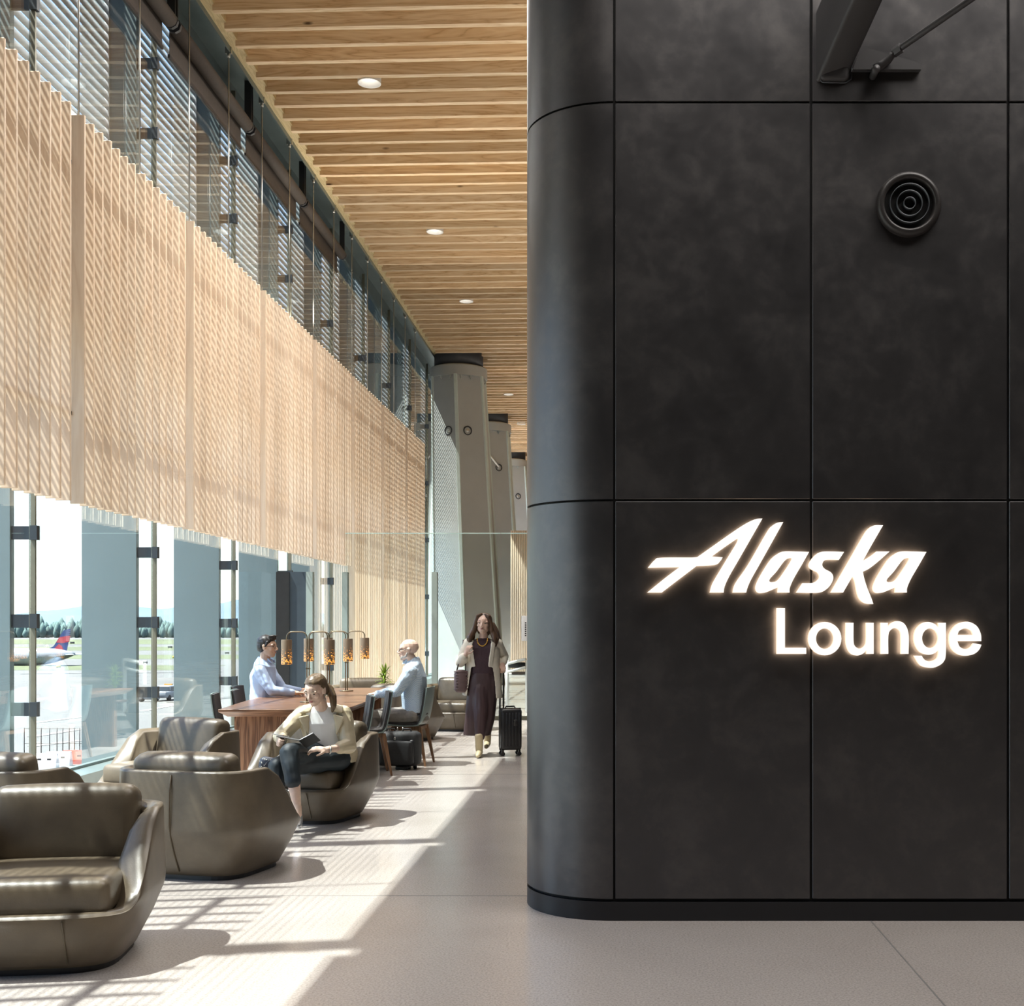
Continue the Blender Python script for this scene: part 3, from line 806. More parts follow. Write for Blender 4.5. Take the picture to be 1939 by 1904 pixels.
# ---------------------------------------------------------------- long walnut table
TH = .75
tang = math.radians(4.2)
t = thing('communal_table', 'long dark walnut communal table carrying three lamps', 'table', (-3.24, 12.1, 0), tang)
M_walnut_x = wood('walnut_crosscut', [(.1, (.085, .042, .025)), (.5, (.17, .085, .05)), (.9, (.27, .145, .085))], axis='X', rings=4.5, dist=3.0, rough=.3, tint=.08, spec=.5)
L = 4.3
q = MB()
def outline(inset, n=10):
    # boat-ended plan, local y runs away from the viewer
    pts = []
    W = .61-inset
    pts += [(-W, inset), (W-.03, inset)]
    for i in range(n+1):
        f = i/n; y = inset+(L-2*inset)*f
        bow = .06*math.sin(PI*f)
        pts.append((W+bow, y)) if 0 < i < n else None
    pts += [(W-.03, L-inset), (-W, L-inset)]
    for i in range(n-1, 0, -1):
        f = i/n; pts.append((-W-.06*math.sin(PI*f), inset+(L-2*inset)*f))
    return pts
r0, r1, r2 = outline(0), outline(0), outline(.075)
q.loft([[Vector((x, y, TH)) for x, y in outline(.004)], [Vector((x, y, TH-.004)) for x, y in r0], [Vector((x, y, TH-.022)) for x, y in r0], [Vector((x, y, TH-.075)) for x, y in r2]][::-1], True, False)
obj('tabletop', q, M_walnut_x, t)
for y in (.2, L-.3):
    q = MB(); q.box((-.5, y, 0.0), (.5, y+.08, TH-.075)); obj('pedestal_panel', q, M_walnut_v, t)
q = MB(); q.box((-.08, .28, .30), (.08, L-.3, .62)); obj('stretcher', q, M_walnut, t)

# ---------------------------------------------------------------- dining chairs: slim shell, dark pad, tapered wooden legs
M_shell = plain('grey_green_shell', (.20, .255, .24), rough=.42, var=.06)
M_pad = plain('charcoal_upholstery', (.028, .026, .026), rough=.6, var=.2, vscale=30, bump=.1)
def make_dining(label):
    t = thing('dining_chair', label, 'chair', (0, 0, 0), 0, 'dining chairs around the walnut table')
    # local front is -y; one bent sheet for seat and back
    path = [(-.22, .452), (-.20, .462), (-.10, .452), (.0, .446), (.10, .446), (.155, .452), (.188, .470), (.207, .50), (.219, .545), (.231, .60), (.247, .68), (.26, .77), (.27, .85), (.272, .875)]
    def sheet(hw, off, th, p):
        q = MB(); rings = []
        for k, (y, z) in enumerate(p):
            a = p[max(k-1, 0)]; b_ = p[min(k+1, len(p)-1)]
            d = Vector((0, b_[0]-a[0], b_[1]-a[1])).normalized(); nn = Vector((0, -d.z, d.y))
            f = k/(len(p)-1); wv = hw*(1-.10*f) if f > .5 else hw
            ring = []
            for s in (-1, -.75, 0, .75, 1): ring.append(Vector((wv*s, y, z))+nn*(off+th/2)+nn*(.018*s*s if f > .45 else .004*s*s))
            for s in (1, .75, 0, -.75, -1): ring.append(Vector((wv*s, y, z))+nn*(off-th/2)+nn*(.018*s*s if f > .45 else .004*s*s))
            rings.append(ring)
        q.loft(rings); return q
    o = obj('shell', sheet(.235, 0, .012, path), M_shell, t); o.data.set_sharp_from_angle(angle=.9)
    o = obj('seat_pad', sheet(.222, .0195, .022, [(-.21, .455)]+path[1:-1]+[(.271, .868)]), M_pad, t); o.data.set_sharp_from_angle(angle=.9)
    for sx in (-1, 1):
        for sy in (-1, 1):
            q = MB(); top = Vector((sx*.175, .02+sy*.145, .44)); bot = Vector((sx*.225, .02+sy*.225, 0))
            def sq(c, r): return [c+Vector((r, r, 0)), c+Vector((-r, r, 0)), c+Vector((-r, -r, 0)), c+Vector((r, -r, 0))]
            q.loft([sq(bot, .011), sq(bot.lerp(top, .6), .018), sq(top, .022)], True, False); obj('leg', q, M_legwood, t)
    q = MB()
    for sx in (-1, 1): q.box((sx*.175-.014, -.12, .40), (sx*.175+.014, .16, .438))
    for sy in (-.125, .165): q.box((-.175, sy-.014, .40), (.175, sy+.014, .438))
    obj('seat_frame', q, M_legwood, t)
    return t
dc = make_dining('dining chair with grey-green back, nearest on the right of the table')
dc.location = (-2.64, 12.2, 0); dc.rotation_euler = (0, 0, math.radians(-90+18))
for lab, x, y, rot in [('dining chair with grey-green back, second from the near end on the right', -2.62, 13.1, -90+16),
                       ('dining chair in which the bald man sits', -2.33, 14.05, -90-4),
                       ('dark dining chair at the near left corner of the table', -3.84, 12.72, 90+10),
                       ('dark dining chair directly in front of the seated man in glasses', -3.86, 13.45, 90+8),
                       ('dining chair in which the man in glasses sits', -4.12, 14.35, 90)]:
    o = copy_tree(dc); o['label'] = lab; o.location = (x, y, 0); o.rotation_euler = (0, 0, math.radians(rot))

# ---------------------------------------------------------------- table lamps with pierced shades
M_bronze = plain('aged_bronze', (.22, .18, .12), rough=.35, metal=.9, var=.1)
m, nt, b = principled('pierced_shade')
b.inputs['Roughness'].default_value = .55
tc = nt.nodes.new('ShaderNodeTexCoord')
sep = nt.nodes.new('ShaderNodeSeparateXYZ'); nt.links.new(tc.outputs['Object'], sep.inputs[0])
vor = N(nt, 'ShaderNodeTexVoronoi', Scale=58.0, Randomness=.85); nt.links.new(tc.outputs['Object'], vor.inputs['Vector'])
# holes are large and crowded low down and thin out upward (object z runs -.25 .. 0)
thr = N(nt, 'ShaderNodeMapRange'); thr.inputs['From Min'].default_value = -.25; thr.inputs['From Max'].default_value = -.035; thr.inputs['To Min'].default_value = .56; thr.inputs['To Max'].default_value = .02
nt.links.new(sep.outputs[2], thr.inputs['Value'])
lt = N(nt, 'ShaderNodeMath', _operation='LESS_THAN'); nt.links.new(vor.outputs['Distance'], lt.inputs[0]); nt.links.new(thr.outputs[0], lt.inputs[1])
b.inputs['Base Color'].default_value = (.27, .20, .135, 1)
b.inputs['Metallic'].default_value = .25
b.inputs['Emission Color'].default_value = (1.0, .36, .045, 1)
es = N(nt, 'ShaderNodeMath', _operation='MULTIPLY'); es.inputs[1].default_value = 1.15; nt.links.new(lt.outputs[0], es.inputs[0])
nt.links.new(es.outputs[0], b.inputs['Emission Strength'])
M_pierced = m
def make_lamp(label):
    t = thing('table_lamp', label, 'lamp', (0, 0, 0), 0, 'twin table lamps on the walnut table')
    q = MB(); q.lathe([(.085, 0), (.085, .008), (.08, .012), (.02, .014)], n=28); obj('base', q, M_bronze, t)
    for s in (-1, 1):
        q = MB(); p = [(s*.012, 0, .01), (s*.012, 0, .69)]
        for k in range(1, 7): a = PI/2*k/6; p.append((s*(.012+.06*(1-math.cos(a))), 0, .69+.06*math.sin(a)))
        for k in range(0, 7): a = PI/2*k/6; p.append((s*(.168+.06*math.sin(a)), 0, .69+.06*math.cos(a)))
        p.append((s*.228, 0, .655))
        q.tube(p, .0065, 8); obj('stem', q, M_bronze, t)
        q = MB(); n = 32
        q.lathe([(.008, .012), (.054, .012), (.056, .0), (.056, -.25), (.053, -.25), (.053, -.004), (.008, -.002)], n=n, caps=False)
        sh = obj('shade', q, M_pierced, t); sh.location = (s*.228, 0, .655); sh.data.set_sharp_from_angle(angle=.6)
        q = MB(); q.lathe([(.005, -.09), (.022, -.11), (.026, -.14), (.015, -.17), (.002, -.175)], n=12); obj('bulb', q, emit('warm_bulb', (1, .5, .15), 6) if 'warm_bulb' not in MATS else MATS['warm_bulb'], sh)
    q = MB(); q.cbox((0, 0, .36), (.045, .016, .014)); obj('collar', q, M_bronze, t)
    return t
lamp = make_lamp('twin-shade bronze table lamp nearest the viewer, behind the reading woman')
lamp.location = (-3.256, 13.2, TH)
for lab, x, y in [('twin-shade bronze table lamp in the middle of the three', -3.317, 14.4), ('twin-shade bronze table lamp farthest along the walnut table', -3.344, 15.5)]:
    o = copy_tree(lamp); o['label'] = lab; o.location = (x, y, TH)

# ---------------------------------------------------------------- potted palm on a low side table
M_pot = plain('dark_pot', (.06, .055, .05), rough=.5, var=.1)
M_leaf = plain('palm_leaf', (.30, .42, .05), rough=.45, var=.35, vscale=3, rnd=True)
px_, D_ = 728, 17.88
x_ = (px_-VPX)*D_/FPX
t = thing('side_table', 'small round dark side table beyond the walnut table', 'table', (x_, D_, 0))
q = MB(); q.lathe([(.165, .47), (.17, .48), (.17, .50)], n=32); obj('top', q, M_walnut, t)
q = MB(); q.lathe([(.15, 0), (.15, .012), (.02, .03), (.02, .47)], n=24); obj('pedestal', q, M_dark, t)
t = thing('potted_palm', 'small bright green potted palm behind the bald man\'s arm', 'plant', (x_, D_, .502))
q = MB(); q.lathe([(.055, 0), (.075, .13), (.07, .13), (.065, .12)], n=20); obj('pot', q, M_pot, t)
q = MB(); q.lathe([(.064, .115), (.001, .12)], n=12, caps=False); obj('soil', q, M_pot, t)
rp = random.Random(5)
for i in range(80):
    an = rp.uniform(0, 2*PI); tilt = rp.uniform(.12, 1.2); ln = rp.uniform(.12, .20)*(1.15-tilt*.25); z0 = .12+rp.uniform(0, .27)
    q = MB(); rings = []
    d = Vector((math.cos(an)*math.sin(tilt), math.sin(an)*math.sin(tilt), math.cos(tilt))); sd_ = Vector((-math.sin(an), math.cos(an), 0))
    p = Vector((0, 0, z0))
    for k in range(5):
        f = k/4; wv = .0135*math.sin(PI*(.12+.86*f))+.0008
        c = p+d*ln*f+Vector((0, 0, -.09*f*f*math.sin(tilt)))
        rings.append([c-sd_*wv, c+Vector((0, 0, .003)), c+sd_*wv, c-Vector((0, 0, .002))])
    q.loft(rings); obj('leaf', q, M_leaf, t)
q = MB(); q.tube([(0, 0, .12), (.005, 0, .38)], .008, 6); obj('stem', q, M_leaf, t)

# ---------------------------------------------------------------- rolling suitcase of the walking woman
M_case = plain('black_polycarbonate', (.022, .022, .023), rough=.32, var=.15)
sx, sy = (966-VPX)*15.02/FPX, 15.02
t = thing('suitcase', 'black hard-shell rolling suitcase beside the walking woman', 'suitcase', (sx, sy, 0), math.radians(14))
for s, nm in ((-1, 'front_shell'), (1, 'rear_shell')):
    q = rbox((.26, .10, .50), .035, 3); q.shift((0, s*.052, .32))
    sh = obj(nm, q, M_case, t)
    for k in range(6):
        q = rbox((.018, .012, .40), .005, 1); q.shift((-.095+.038*k, s*.104, .32)); obj('rib', q, M_case, sh)
q = rbox((.266, .012, .506), .004, 1); q.shift((0, 0, .32)); obj('zip_band', q, M_blackplastic, t)
for a in (-1, 1):
    for b_ in (-1, 1):
        q = MB(); q.lathe([(.024, -.018), (.026, -.012), (.026, .012), (.024, .018)], n=14, mat=Matrix.Translation((.10*a, .07*b_, .027)) @ Matrix.Rotation(PI/2, 4, 'X')); wh = obj('wheel', q, M_blackplastic, t)
        q = MB(); q.box((.10*a-.012, .07*b_-.024, .03), (.10*a+.012, .07*b_+.024, .075)); obj('caster_fork', q, M_dark, wh)
for a in (-1, 1):
    q = MB(); q.tube([(.022*a-.09, .09, .55), (.02*a-.09, .06, 1.04)], .011, 8); obj('pull_rod', q, M_dark, t)
q = rbox((.10, .028, .03), .012, 2); q.shift((-.09, .06, 1.05)); obj('pull_grip', q, M_blackplastic, t)
q = MB(); q.tube([(-.06, 0, .57), (-.05, 0, .592), (.05, 0, .592), (.06, 0, .57)], .009, 8); obj('carry_handle', q, M_blackplastic, t)
q = rbox((.012, .03, .05), .003, 1); q.shift((.132, -.01, .42)); obj('lock', q, M_steel, t)
q = rbox((.05, .006, .075), .003, 1); q.shift((.05, -.118, .40)); obj('luggage_tag', q, M_dark, t)

# ---------------------------------------------------------------- black wheeled briefcase under the bald man's chair
M_nylon = plain('black_nylon', (.02, .021, .023), rough=.7, var=.2, vscale=40, bump=.1, bscale=300)
t = thing('rolling_briefcase', 'black soft wheeled briefcase on the floor under the bald man\'s chair', 'bag', (-2.35, 13.58, 0), math.radians(-6))
q = rbox((.46, .22, .36), .05, 4, .01); q.shift((0, 0, .225)); bd = obj('body', q, M_nylon, t)
q = rbox((.36, .05, .25), .022, 3, .006); q.shift((0, -.125, .19)); obj('front_pocket', q, M_nylon, t)
q = rbox((.05, .05, .26), .02, 3); q.shift((.17, -.115, .2)); obj('piping', q, M_blackplastic, t)
for s in (-.09, .09): q = MB(); q.tube([(s-.05, -.02, .395), (s-.04, -.02, .44), (s+.04, -.02, .44), (s+.05, -.02, .395)], .009, 8); obj('handle', q, M_blackplastic, t)
for s in (-.16, .16): q = MB(); q.lathe([(.03, -.015), (.03, .015)], n=14, mat=Matrix.Translation((s, .06, .03)) @ Matrix.Rotation(PI/2, 4, 'Y')); obj('wheel', q, M_blackplastic, t)
q = rbox((.14, .16, .04), .01, 1); q.shift((.05, -.02, .02)); obj('foot_rail', q, M_blackplastic, t)
q = rbox((.02, .012, .035), .004, 1); q.shift((-.02, -.115, .34)); obj('zip_pull', q, M_steel, t)
for s in (-.03, .03): q = MB(); q.tube([(s, .03, .38), (s, .03, .455)], .006, 6); obj('pull_rod', q, M_steel, t)

# ---------------------------------------------------------------- glass partition across the lounge, with posts
YP = 20.8
M_post = plain('pale_green_post', (.36, .43, .40), rough=.4, metal=.2, var=.05)
t = thing('glass_partition', 'tall clear glass partition across the lounge with slim metal posts', 'partition', (-3, YP, 0))
xs = [-4.51+3, -3.01+3, -1.9+3, -1.0+3, -.4+3]
for a, b_ in zip(xs[:-1], xs[1:]):
    q = MB(); q.box((a+.004, -.006, .06), (b_-.004, .006, 3.115)); obj('pane', q, M_glassp, t)
    q = MB(); q.box((a+.004, -.007, 3.115), (b_-.004, .007, 3.13)); obj('pane_edge', q, M_glassedge, t)
for x in xs[:2]:
    q = MB(); q.box((x-.045, -.03, 0), (x+.045, .09, 2.47)); obj('post', q, M_post, t)
q = MB(); q.box((xs[0], -.04, 0), (xs[-1], .04, .06)); obj('floor_rail', q, M_mull, t)
t = thing('door_portal', 'dark steel doorway panel with a pale edge post beside the window', 'door', (-4.9, 18.9, 0))
M_portal = plain('dark_blue_steel', (.045, .06, .075), rough=.4, var=.08)
q = MB(); q.box((-.24, -.04, 0), (-.04, .5, 2.39)); obj('side_panel', q, M_dark, t)
q = MB(); q.box((-.04, -.02, 0), (.22, .06, 2.39)); obj('leaf', q, M_portal, t)
q = MB(); q.box((.22, -.06, 0), (.32, .06, 2.39)); obj('edge_post', q, M_post, t)
# lounge far end, glimpsed right of the columns
t = thing('slat_screen', 'narrow timber slat screen glimpsed far off beside the dark wall', 'screen', (-3.35, 40.5, .0))
for i in range(9):
    q = rbox((.06, .03, 4.6), .004, 1); q.shift((.07*i, 0, 2.4)); obj('slat', q, M_fin, t)
q = MB(); q.box((0, .02, 0), (.6, .05, 4.7)); obj('backing', q, M_wallpaint, t)
t = thing('service_counter', 'white framed scanner gate beyond the glass partition, beside the dark wall', 'gate', (-1.95, 22.6, 0))
for x in (0, .36): q = rbox((.055, .06, .95), .01, 1); q.shift((x, 0, .475)); obj('upright', q, M_white, t)
for z in (.93, .78): q = rbox((.34, .25, .05), .015, 1); q.xf(Matrix.Translation((.18, 0, z)) @ Matrix.Rotation(-.25, 4, 'Y')); obj('reader_arm', q, M_white, t)
q = rbox((.30, .10, .10), .015, 1); q.shift((.18, 0, .86)); obj('reader', q, M_blackplastic, t)
q = MB(); q.box((.03, .02, .05), (.33, .035, .8)); obj('pane', q, M_glassp, t)
t = thing('wall_notice', 'small white upright notice with a line of tiny print by the dark wall', 'sign', (-1.47, 20.6, 1.53))
q = rbox((.14, .02, .42), .012, 2); obj('plate', q, M_white, t)
q = MB()
for k in range(7): q.box((-.012, -.0125, -.13+.035*k), (.012, -.0105, -.108+.035*k))
obj('print', q, M_dark, t)['kind'] = 'stuff'
# ---------------------------------------------------------------- people: tapered limbs fused into one continuous surface each
def fuse(mb, voxel, smooth=3, ratio=None, wrinkle=0.0, wscale=9.0, stretch=(1, 1, 1)):
    me = mb.mesh('tmp', [])
    fixn(me)
    o = bpy.data.objects.new('tmp', me); COL.objects.link(o)
    r = o.modifiers.new('r', 'REMESH'); r.mode = 'VOXEL'; r.voxel_size = voxel; r.adaptivity = 0
    s = o.modifiers.new('s', 'SMOOTH'); s.factor = .5; s.iterations = smooth
    if ratio:
        d = o.modifiers.new('d', 'DECIMATE'); d.ratio = ratio
    dg = bpy.context.evaluated_depsgraph_get(); dg.update()
    out = bpy.data.meshes.new_from_object(o.evaluated_get(dg))
    bpy.data.objects.remove(o); bpy.data.meshes.remove(me)
    if wrinkle:
        nr = [v.normal.copy() for v in out.vertices]
        for v, n in zip(out.vertices, nr):
            p = Vector((v.co.x*stretch[0], v.co.y*stretch[1], v.co.z*stretch[2]))*wscale
            f = mnoise.noise(p)+.5*mnoise.noise(p*2.3+Vector((5, 1, 2)))
            v.co += n*wrinkle*f
    for p in out.polygons: p.use_smooth = True
    out.materials.clear()
    return out
def put(name, me, mat, parent, base):
    """finish a world-space mesh as a part of a figure standing at `base`"""
    me.transform(Matrix.Translation(-Vector(base))); me.materials.append(mat); me.name = name
    o = bpy.data.objects.new(name, me); COL.objects.link(o)
    if parent:
        o.parent = parent
    return o
def frame(fwd, up=(0, 0, 1)):
    f = Vector(fwd).normalized(); r = f.cross(Vector(up)).normalized(); u = r.cross(f).normalized()
    return Matrix((r, f, u)).transposed()            # columns: right, forward, up
M_eye = plain('eye_white', (.55, .52, .49), rough=.2, var=.02)
M_iris = plain('iris_dark', (.03, .02, .015), rough=.15, var=.05)
M_lip = plain('lips', (.48, .19, .17), rough=.4, var=.05)
def skin(name, c):
    m = plain(name, c, rough=.45, spec=.4, var=.08, vscale=25)
    m.node_tree.nodes['Principled BSDF'].inputs['Subsurface Weight'].default_value = .08
    m.node_tree.nodes['Principled BSDF'].inputs['Subsurface Radius'].default_value = (.01, .004, .002)
    return m
def head_shape(q, c, R, h, female=True):
    P_ = lambda x, y, z: Vector(c)+R @ Vector((x*h, y*h, z*h))
    E = lambda p, r: q.ell(P_(*p), [a*h for a in r], 16, R)
    E((0, -.07, .15), (.325, .41, .345)); E((0, .06, -.06), (.275, .31, .38)); E((0, .03, .10), (.30, .36, .30))
    jw = .135 if female else .17
    E((0, .20, -.385), (jw, .135, .105)); E((0, .14, -.31), (.20 if female else .235, .20, .15))
    for s in (-1, 1):
        E((s*.165, .05, -.22), (.10, .21, .17)); E((s*.165, .225, -.08), (.105, .105, .10))
        E((s*.315, -.05, -.02), (.035, .085, .14)); E((s*.325, -.075, .04), (.04, .06, .07))
        q.rc(P_(s*.06, .345, .085), .035*h, P_(s*.21, .30, .085), .045*h, 8)
        q.rc(P_(s*.05, .40, -.14), .035*h, P_(s*.035, .385, -.13), .03*h, 8)
    q.rc(P_(0, .35, .06), .035*h, P_(0, .455, -.115), .048*h, 10); E((0, .40, -.145), (.06, .06, .035))
    E((0, .335, -.265), (.095, .045, .055)); E((0, .33, -.235), (.08, .05, .02))
def face_parts(body, base, c, R, h, hair_mat, lip=M_lip, down=False):
    P_ = lambda x, y, z: Vector(c)+R @ Vector((x*h, y*h, z*h))-Vector(base)
    for s in (-1, 1):
        q = MB(); q.ell(P_(s*.135, .312, .012), [.046*h, .028*h, .021*h], 12, R); e = obj('eye', q, M_iris if down else M_eye, body)
        if not down: q = MB(); q.ell(P_(s*.135, .332, .012), [.021*h, .011*h, .020*h], 10, R); obj('iris', q, M_iris, e)
        q = MB(); q.tube([P_(s*.08, .325, .028), P_(s*.135, .342, .040), P_(s*.195, .312, .026)], [.006*h, .009*h, .006*h], 6); obj('lash', q, M_iris, e)
        q = MB(); q.tube([P_(s*.065, .368, .112), P_(s*.14, .352, .128), P_(s*.215, .305, .095)], [.012*h, .017*h, .009*h], 8); obj('eyebrow', q, hair_mat, body)
    q = MB(); q.ell(P_(0, .365, -.232), [.085*h, .03*h, .016*h], 12, R); q.ell(P_(0, .368, -.262), [.075*h, .032*h, .02*h], 12, R); obj('lips', q, lip, body)
def limb(q, pts, rad, n=14):
    for a, b_, r0, r1 in zip(pts[:-1], pts[1:], rad[:-1], rad[1:]): q.rc(a, r0, b_, r1, n)
def hand_shape(q, wrist, d, side, nrm, L=.175, curl=.5, thumb=1, spread=.0):
    """wrist point, pointing direction d, `side` toward the thumb, nrm = back of the hand"""
    d = Vector(d).normalized(); nrm = Vector(nrm); nrm = (nrm-d*nrm.dot(d)).normalized(); s = d.cross(nrm).normalized()
    if s.dot(Vector(side)) < 0: s = -s
    w_ = Vector(wrist); pl = L*.53
    R = Matrix((s, d, nrm)).transposed()
    q.ell(w_+d*pl*.52, (L*.225, pl*.62, L*.085), 14, R)
    q.rc(w_-d*.01, L*.145, w_+d*pl*.3, L*.14, 10)
    lens = (.42, .47, .44, .34); offs = (.165, .055, -.055, -.155)
    for k in range(4):
        a = curl*(1+.12*k); p = w_+d*pl*(.98-.03*abs(k-1))+s*L*offs[k]; ang = 0; r = L*.054*(1-.05*k)
        dd = d+s*spread*(1.5-k); dd.normalize()
        for seg, fl in enumerate((.45, .31, .24)):
            ang += a*(.75 if seg == 0 else 1.0)
            v = dd*math.cos(ang)-nrm*math.sin(ang)
            p2 = p+v*L*lens[k]*fl; q.rc(p, r, p2, r*.9, 8); p = p2; r *= .92
    p = w_+d*pl*.25+s*L*.17; v = (s*.75+d*.75-nrm*.25).normalized(); p2 = p+v*L*.22; q.rc(p, L*.075, p2, L*.06, 8)
    v = (s*.25+d*.95-nrm*(.2+.4*curl)).normalized(); p3 = p2+v*L*.19; q.rc(p2, L*.058, p3, L*.048, 8)
def torso_loft(q, rings, n=28):
    """rings: centre, right-vector half width, forward half depth, right dir, forward dir"""
    out = []
    for c, a, b_, r, f in rings:
        c, r, f = Vector(c), Vector(r), Vector(f); ring = []
        for i in range(n):
            x, y = superell(2*PI*i/n, a, b_, 2.5); ring.append(c+r*x+f*y)
        out.append(ring)
    q.loft(out)
def hair_mat(name, c, vs=(1, 1, .12)):
    return plain(name, c, rough=.42, spec=.5, var=.45, vscale=70, stretch=vs)
M_hair_b = hair_mat('hair_brown', (.085, .045, .024)); M_hair_k = hair_mat('hair_black', (.014, .012, .012)); M_hair_d = hair_mat('hair_dark_blond', (.13, .085, .045))
M_beard = plain('white_stubble', (.50, .46, .42), rough=.8, var=.2, vscale=120)
M_spec = plain('spectacle_wire', (.10, .10, .10), rough=.3, metal=.8, var=.05)

# ======== the walking woman
def walking_woman():
    B = Vector((-1.60, 15.0, 0)); V = lambda x, y, z: Vector((x, y, z))
    t_body = None
    sk = skin('skin_walker', (.72, .50, .40))
    hc = V(-1.573, 14.95, 1.590); h = .25; R = frame((-.10, -1, .04), (.05, 0, 1))
    q = MB(); head_shape(q, hc, R, h)
    q.rc(V(-1.573, 14.99, 1.50), .052, V(-1.585, 15.02, 1.39), .058)
    X, F = V(1, 0, 0), V(0, -1, 0)
    torso_loft(q, [(V(-1.585, 15.02, 1.38), .13, .07, X, F), (V(-1.588, 15.02, 1.30), .17, .09, X, F), (V(-1.588, 15.01, 1.14), .135, .09, X, F), (V(-1.588, 15.01, 1.03), .125, .085, X, F), (V(-1.588, 15.02, .90), .165, .10, X, F), (V(-1.588, 15.02, .80), .15, .10, X, F)])
    sR, eR, wR = V(-1.775, 15.02, 1.345), V(-1.85, 14.98, 1.135), V(-1.775, 14.86, 1.225)
    sL, eL, wL = V(-1.405, 15.02, 1.345), V(-1.355, 15.17, 1.20), V(-1.352, 15.04, 1.105)
    limb(q, [sR, eR, wR], [.052, .04, .028]); limb(q, [sL, eL, wL], [.052, .04, .028])
    hand_shape(q, wR, V(.35, -.15, .9), V(1, 0, .1), V(-.3, -1, .1), .165, .75)
    hand_shape(q, wL, V(.08, -.25, -.55), V(-1, 0, 0), V(.2, -1, -.2), .165, 1.15)
    for (hp, kn, an) in ((V(-1.67, 15.02, .84), V(-1.63, 14.93, .49), V(-1.612, 14.805, .17)), (V(-1.51, 15.03, .84), V(-1.55, 15.08, .48), V(-1.565, 15.30, .24))):
        limb(q, [hp, kn, an], [.085, .055, .03])
    body = put('person', fuse(q, .0055, 2, .6), sk, None, B); body.location = B
    tag(body, 'woman in a long cream blazer and dark purple dress walking with a suitcase', 'person')
    face_parts(body, B, hc, R, h, M_hair_b)
    # hair: centre parted, long waves over both shoulders
    P_ = lambda x, y, z: hc+R @ Vector((x*h, y*h, z*h))
    q = MB()
    q.ell(P_(0, -.13, .17), (.395*h, .43*h, .39*h), 16, R); q.ell(P_(0, -.27, -.15), (.42*h, .30*h, .46*h), 14, R)
    for s in (-1, 1):
        limb(q, [P_(s*.10, .20, .47), P_(s*.28, .18, .35), P_(s*.375, .10, .05), P_(s*.43, .06, -.30)], [.05*h, .10*h, .10*h, .13*h], 10)
        for k in range(5):
            a = k/4
            limb(q, [P_(s*(.32+.02*k), -.05-.10*k, .0), P_(s*(.47+.03*k), .02-.10*k, -.38), P_(s*(.60+.08*math.sin(k*2)), .08-.12*k, -.70), P_(s*(.62+.16*a)+.02*k, .06-.12*k, -.98-.06*math.sin(k*1.7))], [.11*h, .14*h, .13*h, .045*h], 8)
    put('hair', fuse(q, .0055, 5, .7, .004, 16, (1.2, 1.2, .35)), M_hair_b, body, B)
    # clothes
    m_top = plain('plum_knit', (.050, .026, .034), rough=.8, var=.15, vscale=60); m_skirt = plain('plum_satin', (.060, .034, .036), rough=.5, var=.2, vscale=8, stretch=(1, 1, .2))
    m_coat = plain('cream_wool', (.78, .73, .62), rough=.75, var=.06, vscale=20, bump=.08)
    q = MB()
    torso_loft(q, [(V(-1.585, 15.02, 1.415), .07, .062, X, F), (V(-1.585, 15.02, 1.38), .15, .085, X, F), (V(-1.588, 15.02, 1.30), .18, .112, X, F), (V(-1.588, 15.01, 1.14), .148, .108, X, F), (V(-1.588, 15.01, .99), .142, .10, X, F)])
    put('knit_top', fuse(q, .007, 2, .5, .004, 14), m_top, body, B)
    q = MB()
    torso_loft(q, [(V(-1.588, 15.01, 1.02), .134, .092, X, F), (V(-1.588, 15.02, .90), .178, .12, X, F), (V(-1.60, 15.02, .70), .185, .125, X, F), (V(-1.625, 15.03, .45), .18, .13, X, F), (V(-1.665, 15.05, .245), .165, .115, X, F)])
    limb(q, [V(-1.61, 14.97, .80), V(-1.602, 14.88, .50), V(-1.607, 14.82, .25)], [.10, .085, .066])
    put('long_skirt', fuse(q, .008, 2, .5, .010, 7, (1.6, 1.6, .25)), m_skirt, body, B)
    # open blazer: a shell of two fronts, back and sleeves
    q = MB(); n = 26
    for z0 in (0,):
        rings = []
        for z, a, b_, gap, cx in ((1.395, .165, .095, .62, -1.588), (1.36, .205, .112, .60, -1.588), (1.28, .212, .132, .60, -1.588), (1.12, .198, .135, .66, -1.59), (.98, .215, .145, .74, -1.59), (.84, .232, .155, .80, -1.592), (.71, .245, .165, .84, -1.594)):
            out, inn = [], []
            for i in range(n+1):
                an = -PI/2+gap+(2*PI-2*gap)*i/n
                x, y = a*math.cos(an), b_*math.sin(an)
                out.append(V(cx+x, 15.02+y, z+(.0 if z > .75 else -.02*math.cos(an))))
                inn.append(V(cx+x*.945, 15.02+y*.93, z+(.0 if z > .75 else -.02*math.cos(an))))
            rings.append(out+inn[::-1])
        q.loft(rings)
    sm = q
    sleeve = MB()
    limb(sleeve, [V(-1.755, 15.02, 1.35), V(-1.855, 14.985, 1.13), V(-1.805, 14.895, 1.185)], [.074, .066, .056])
    limb(sleeve, [V(-1.425, 15.02, 1.35), V(-1.352, 15.17, 1.195), V(-1.353, 15.075, 1.13)], [.074, .064, .054])
    q.add(sleeve.v, sleeve.f, True)
    for s in (-1, 1):    # lapels
        q.cbox((-1.588+s*.118, 14.905, 1.22), (.05, .02, .30), (.10, s*.10, s*.5))
    put('blazer', fuse(q, .0075, 2, .5, .006, 8, (1, 1, .5)), m_coat, body, B)
    m_boot = plain('beige_boot', (.48, .40, .25), rough=.4, var=.08)
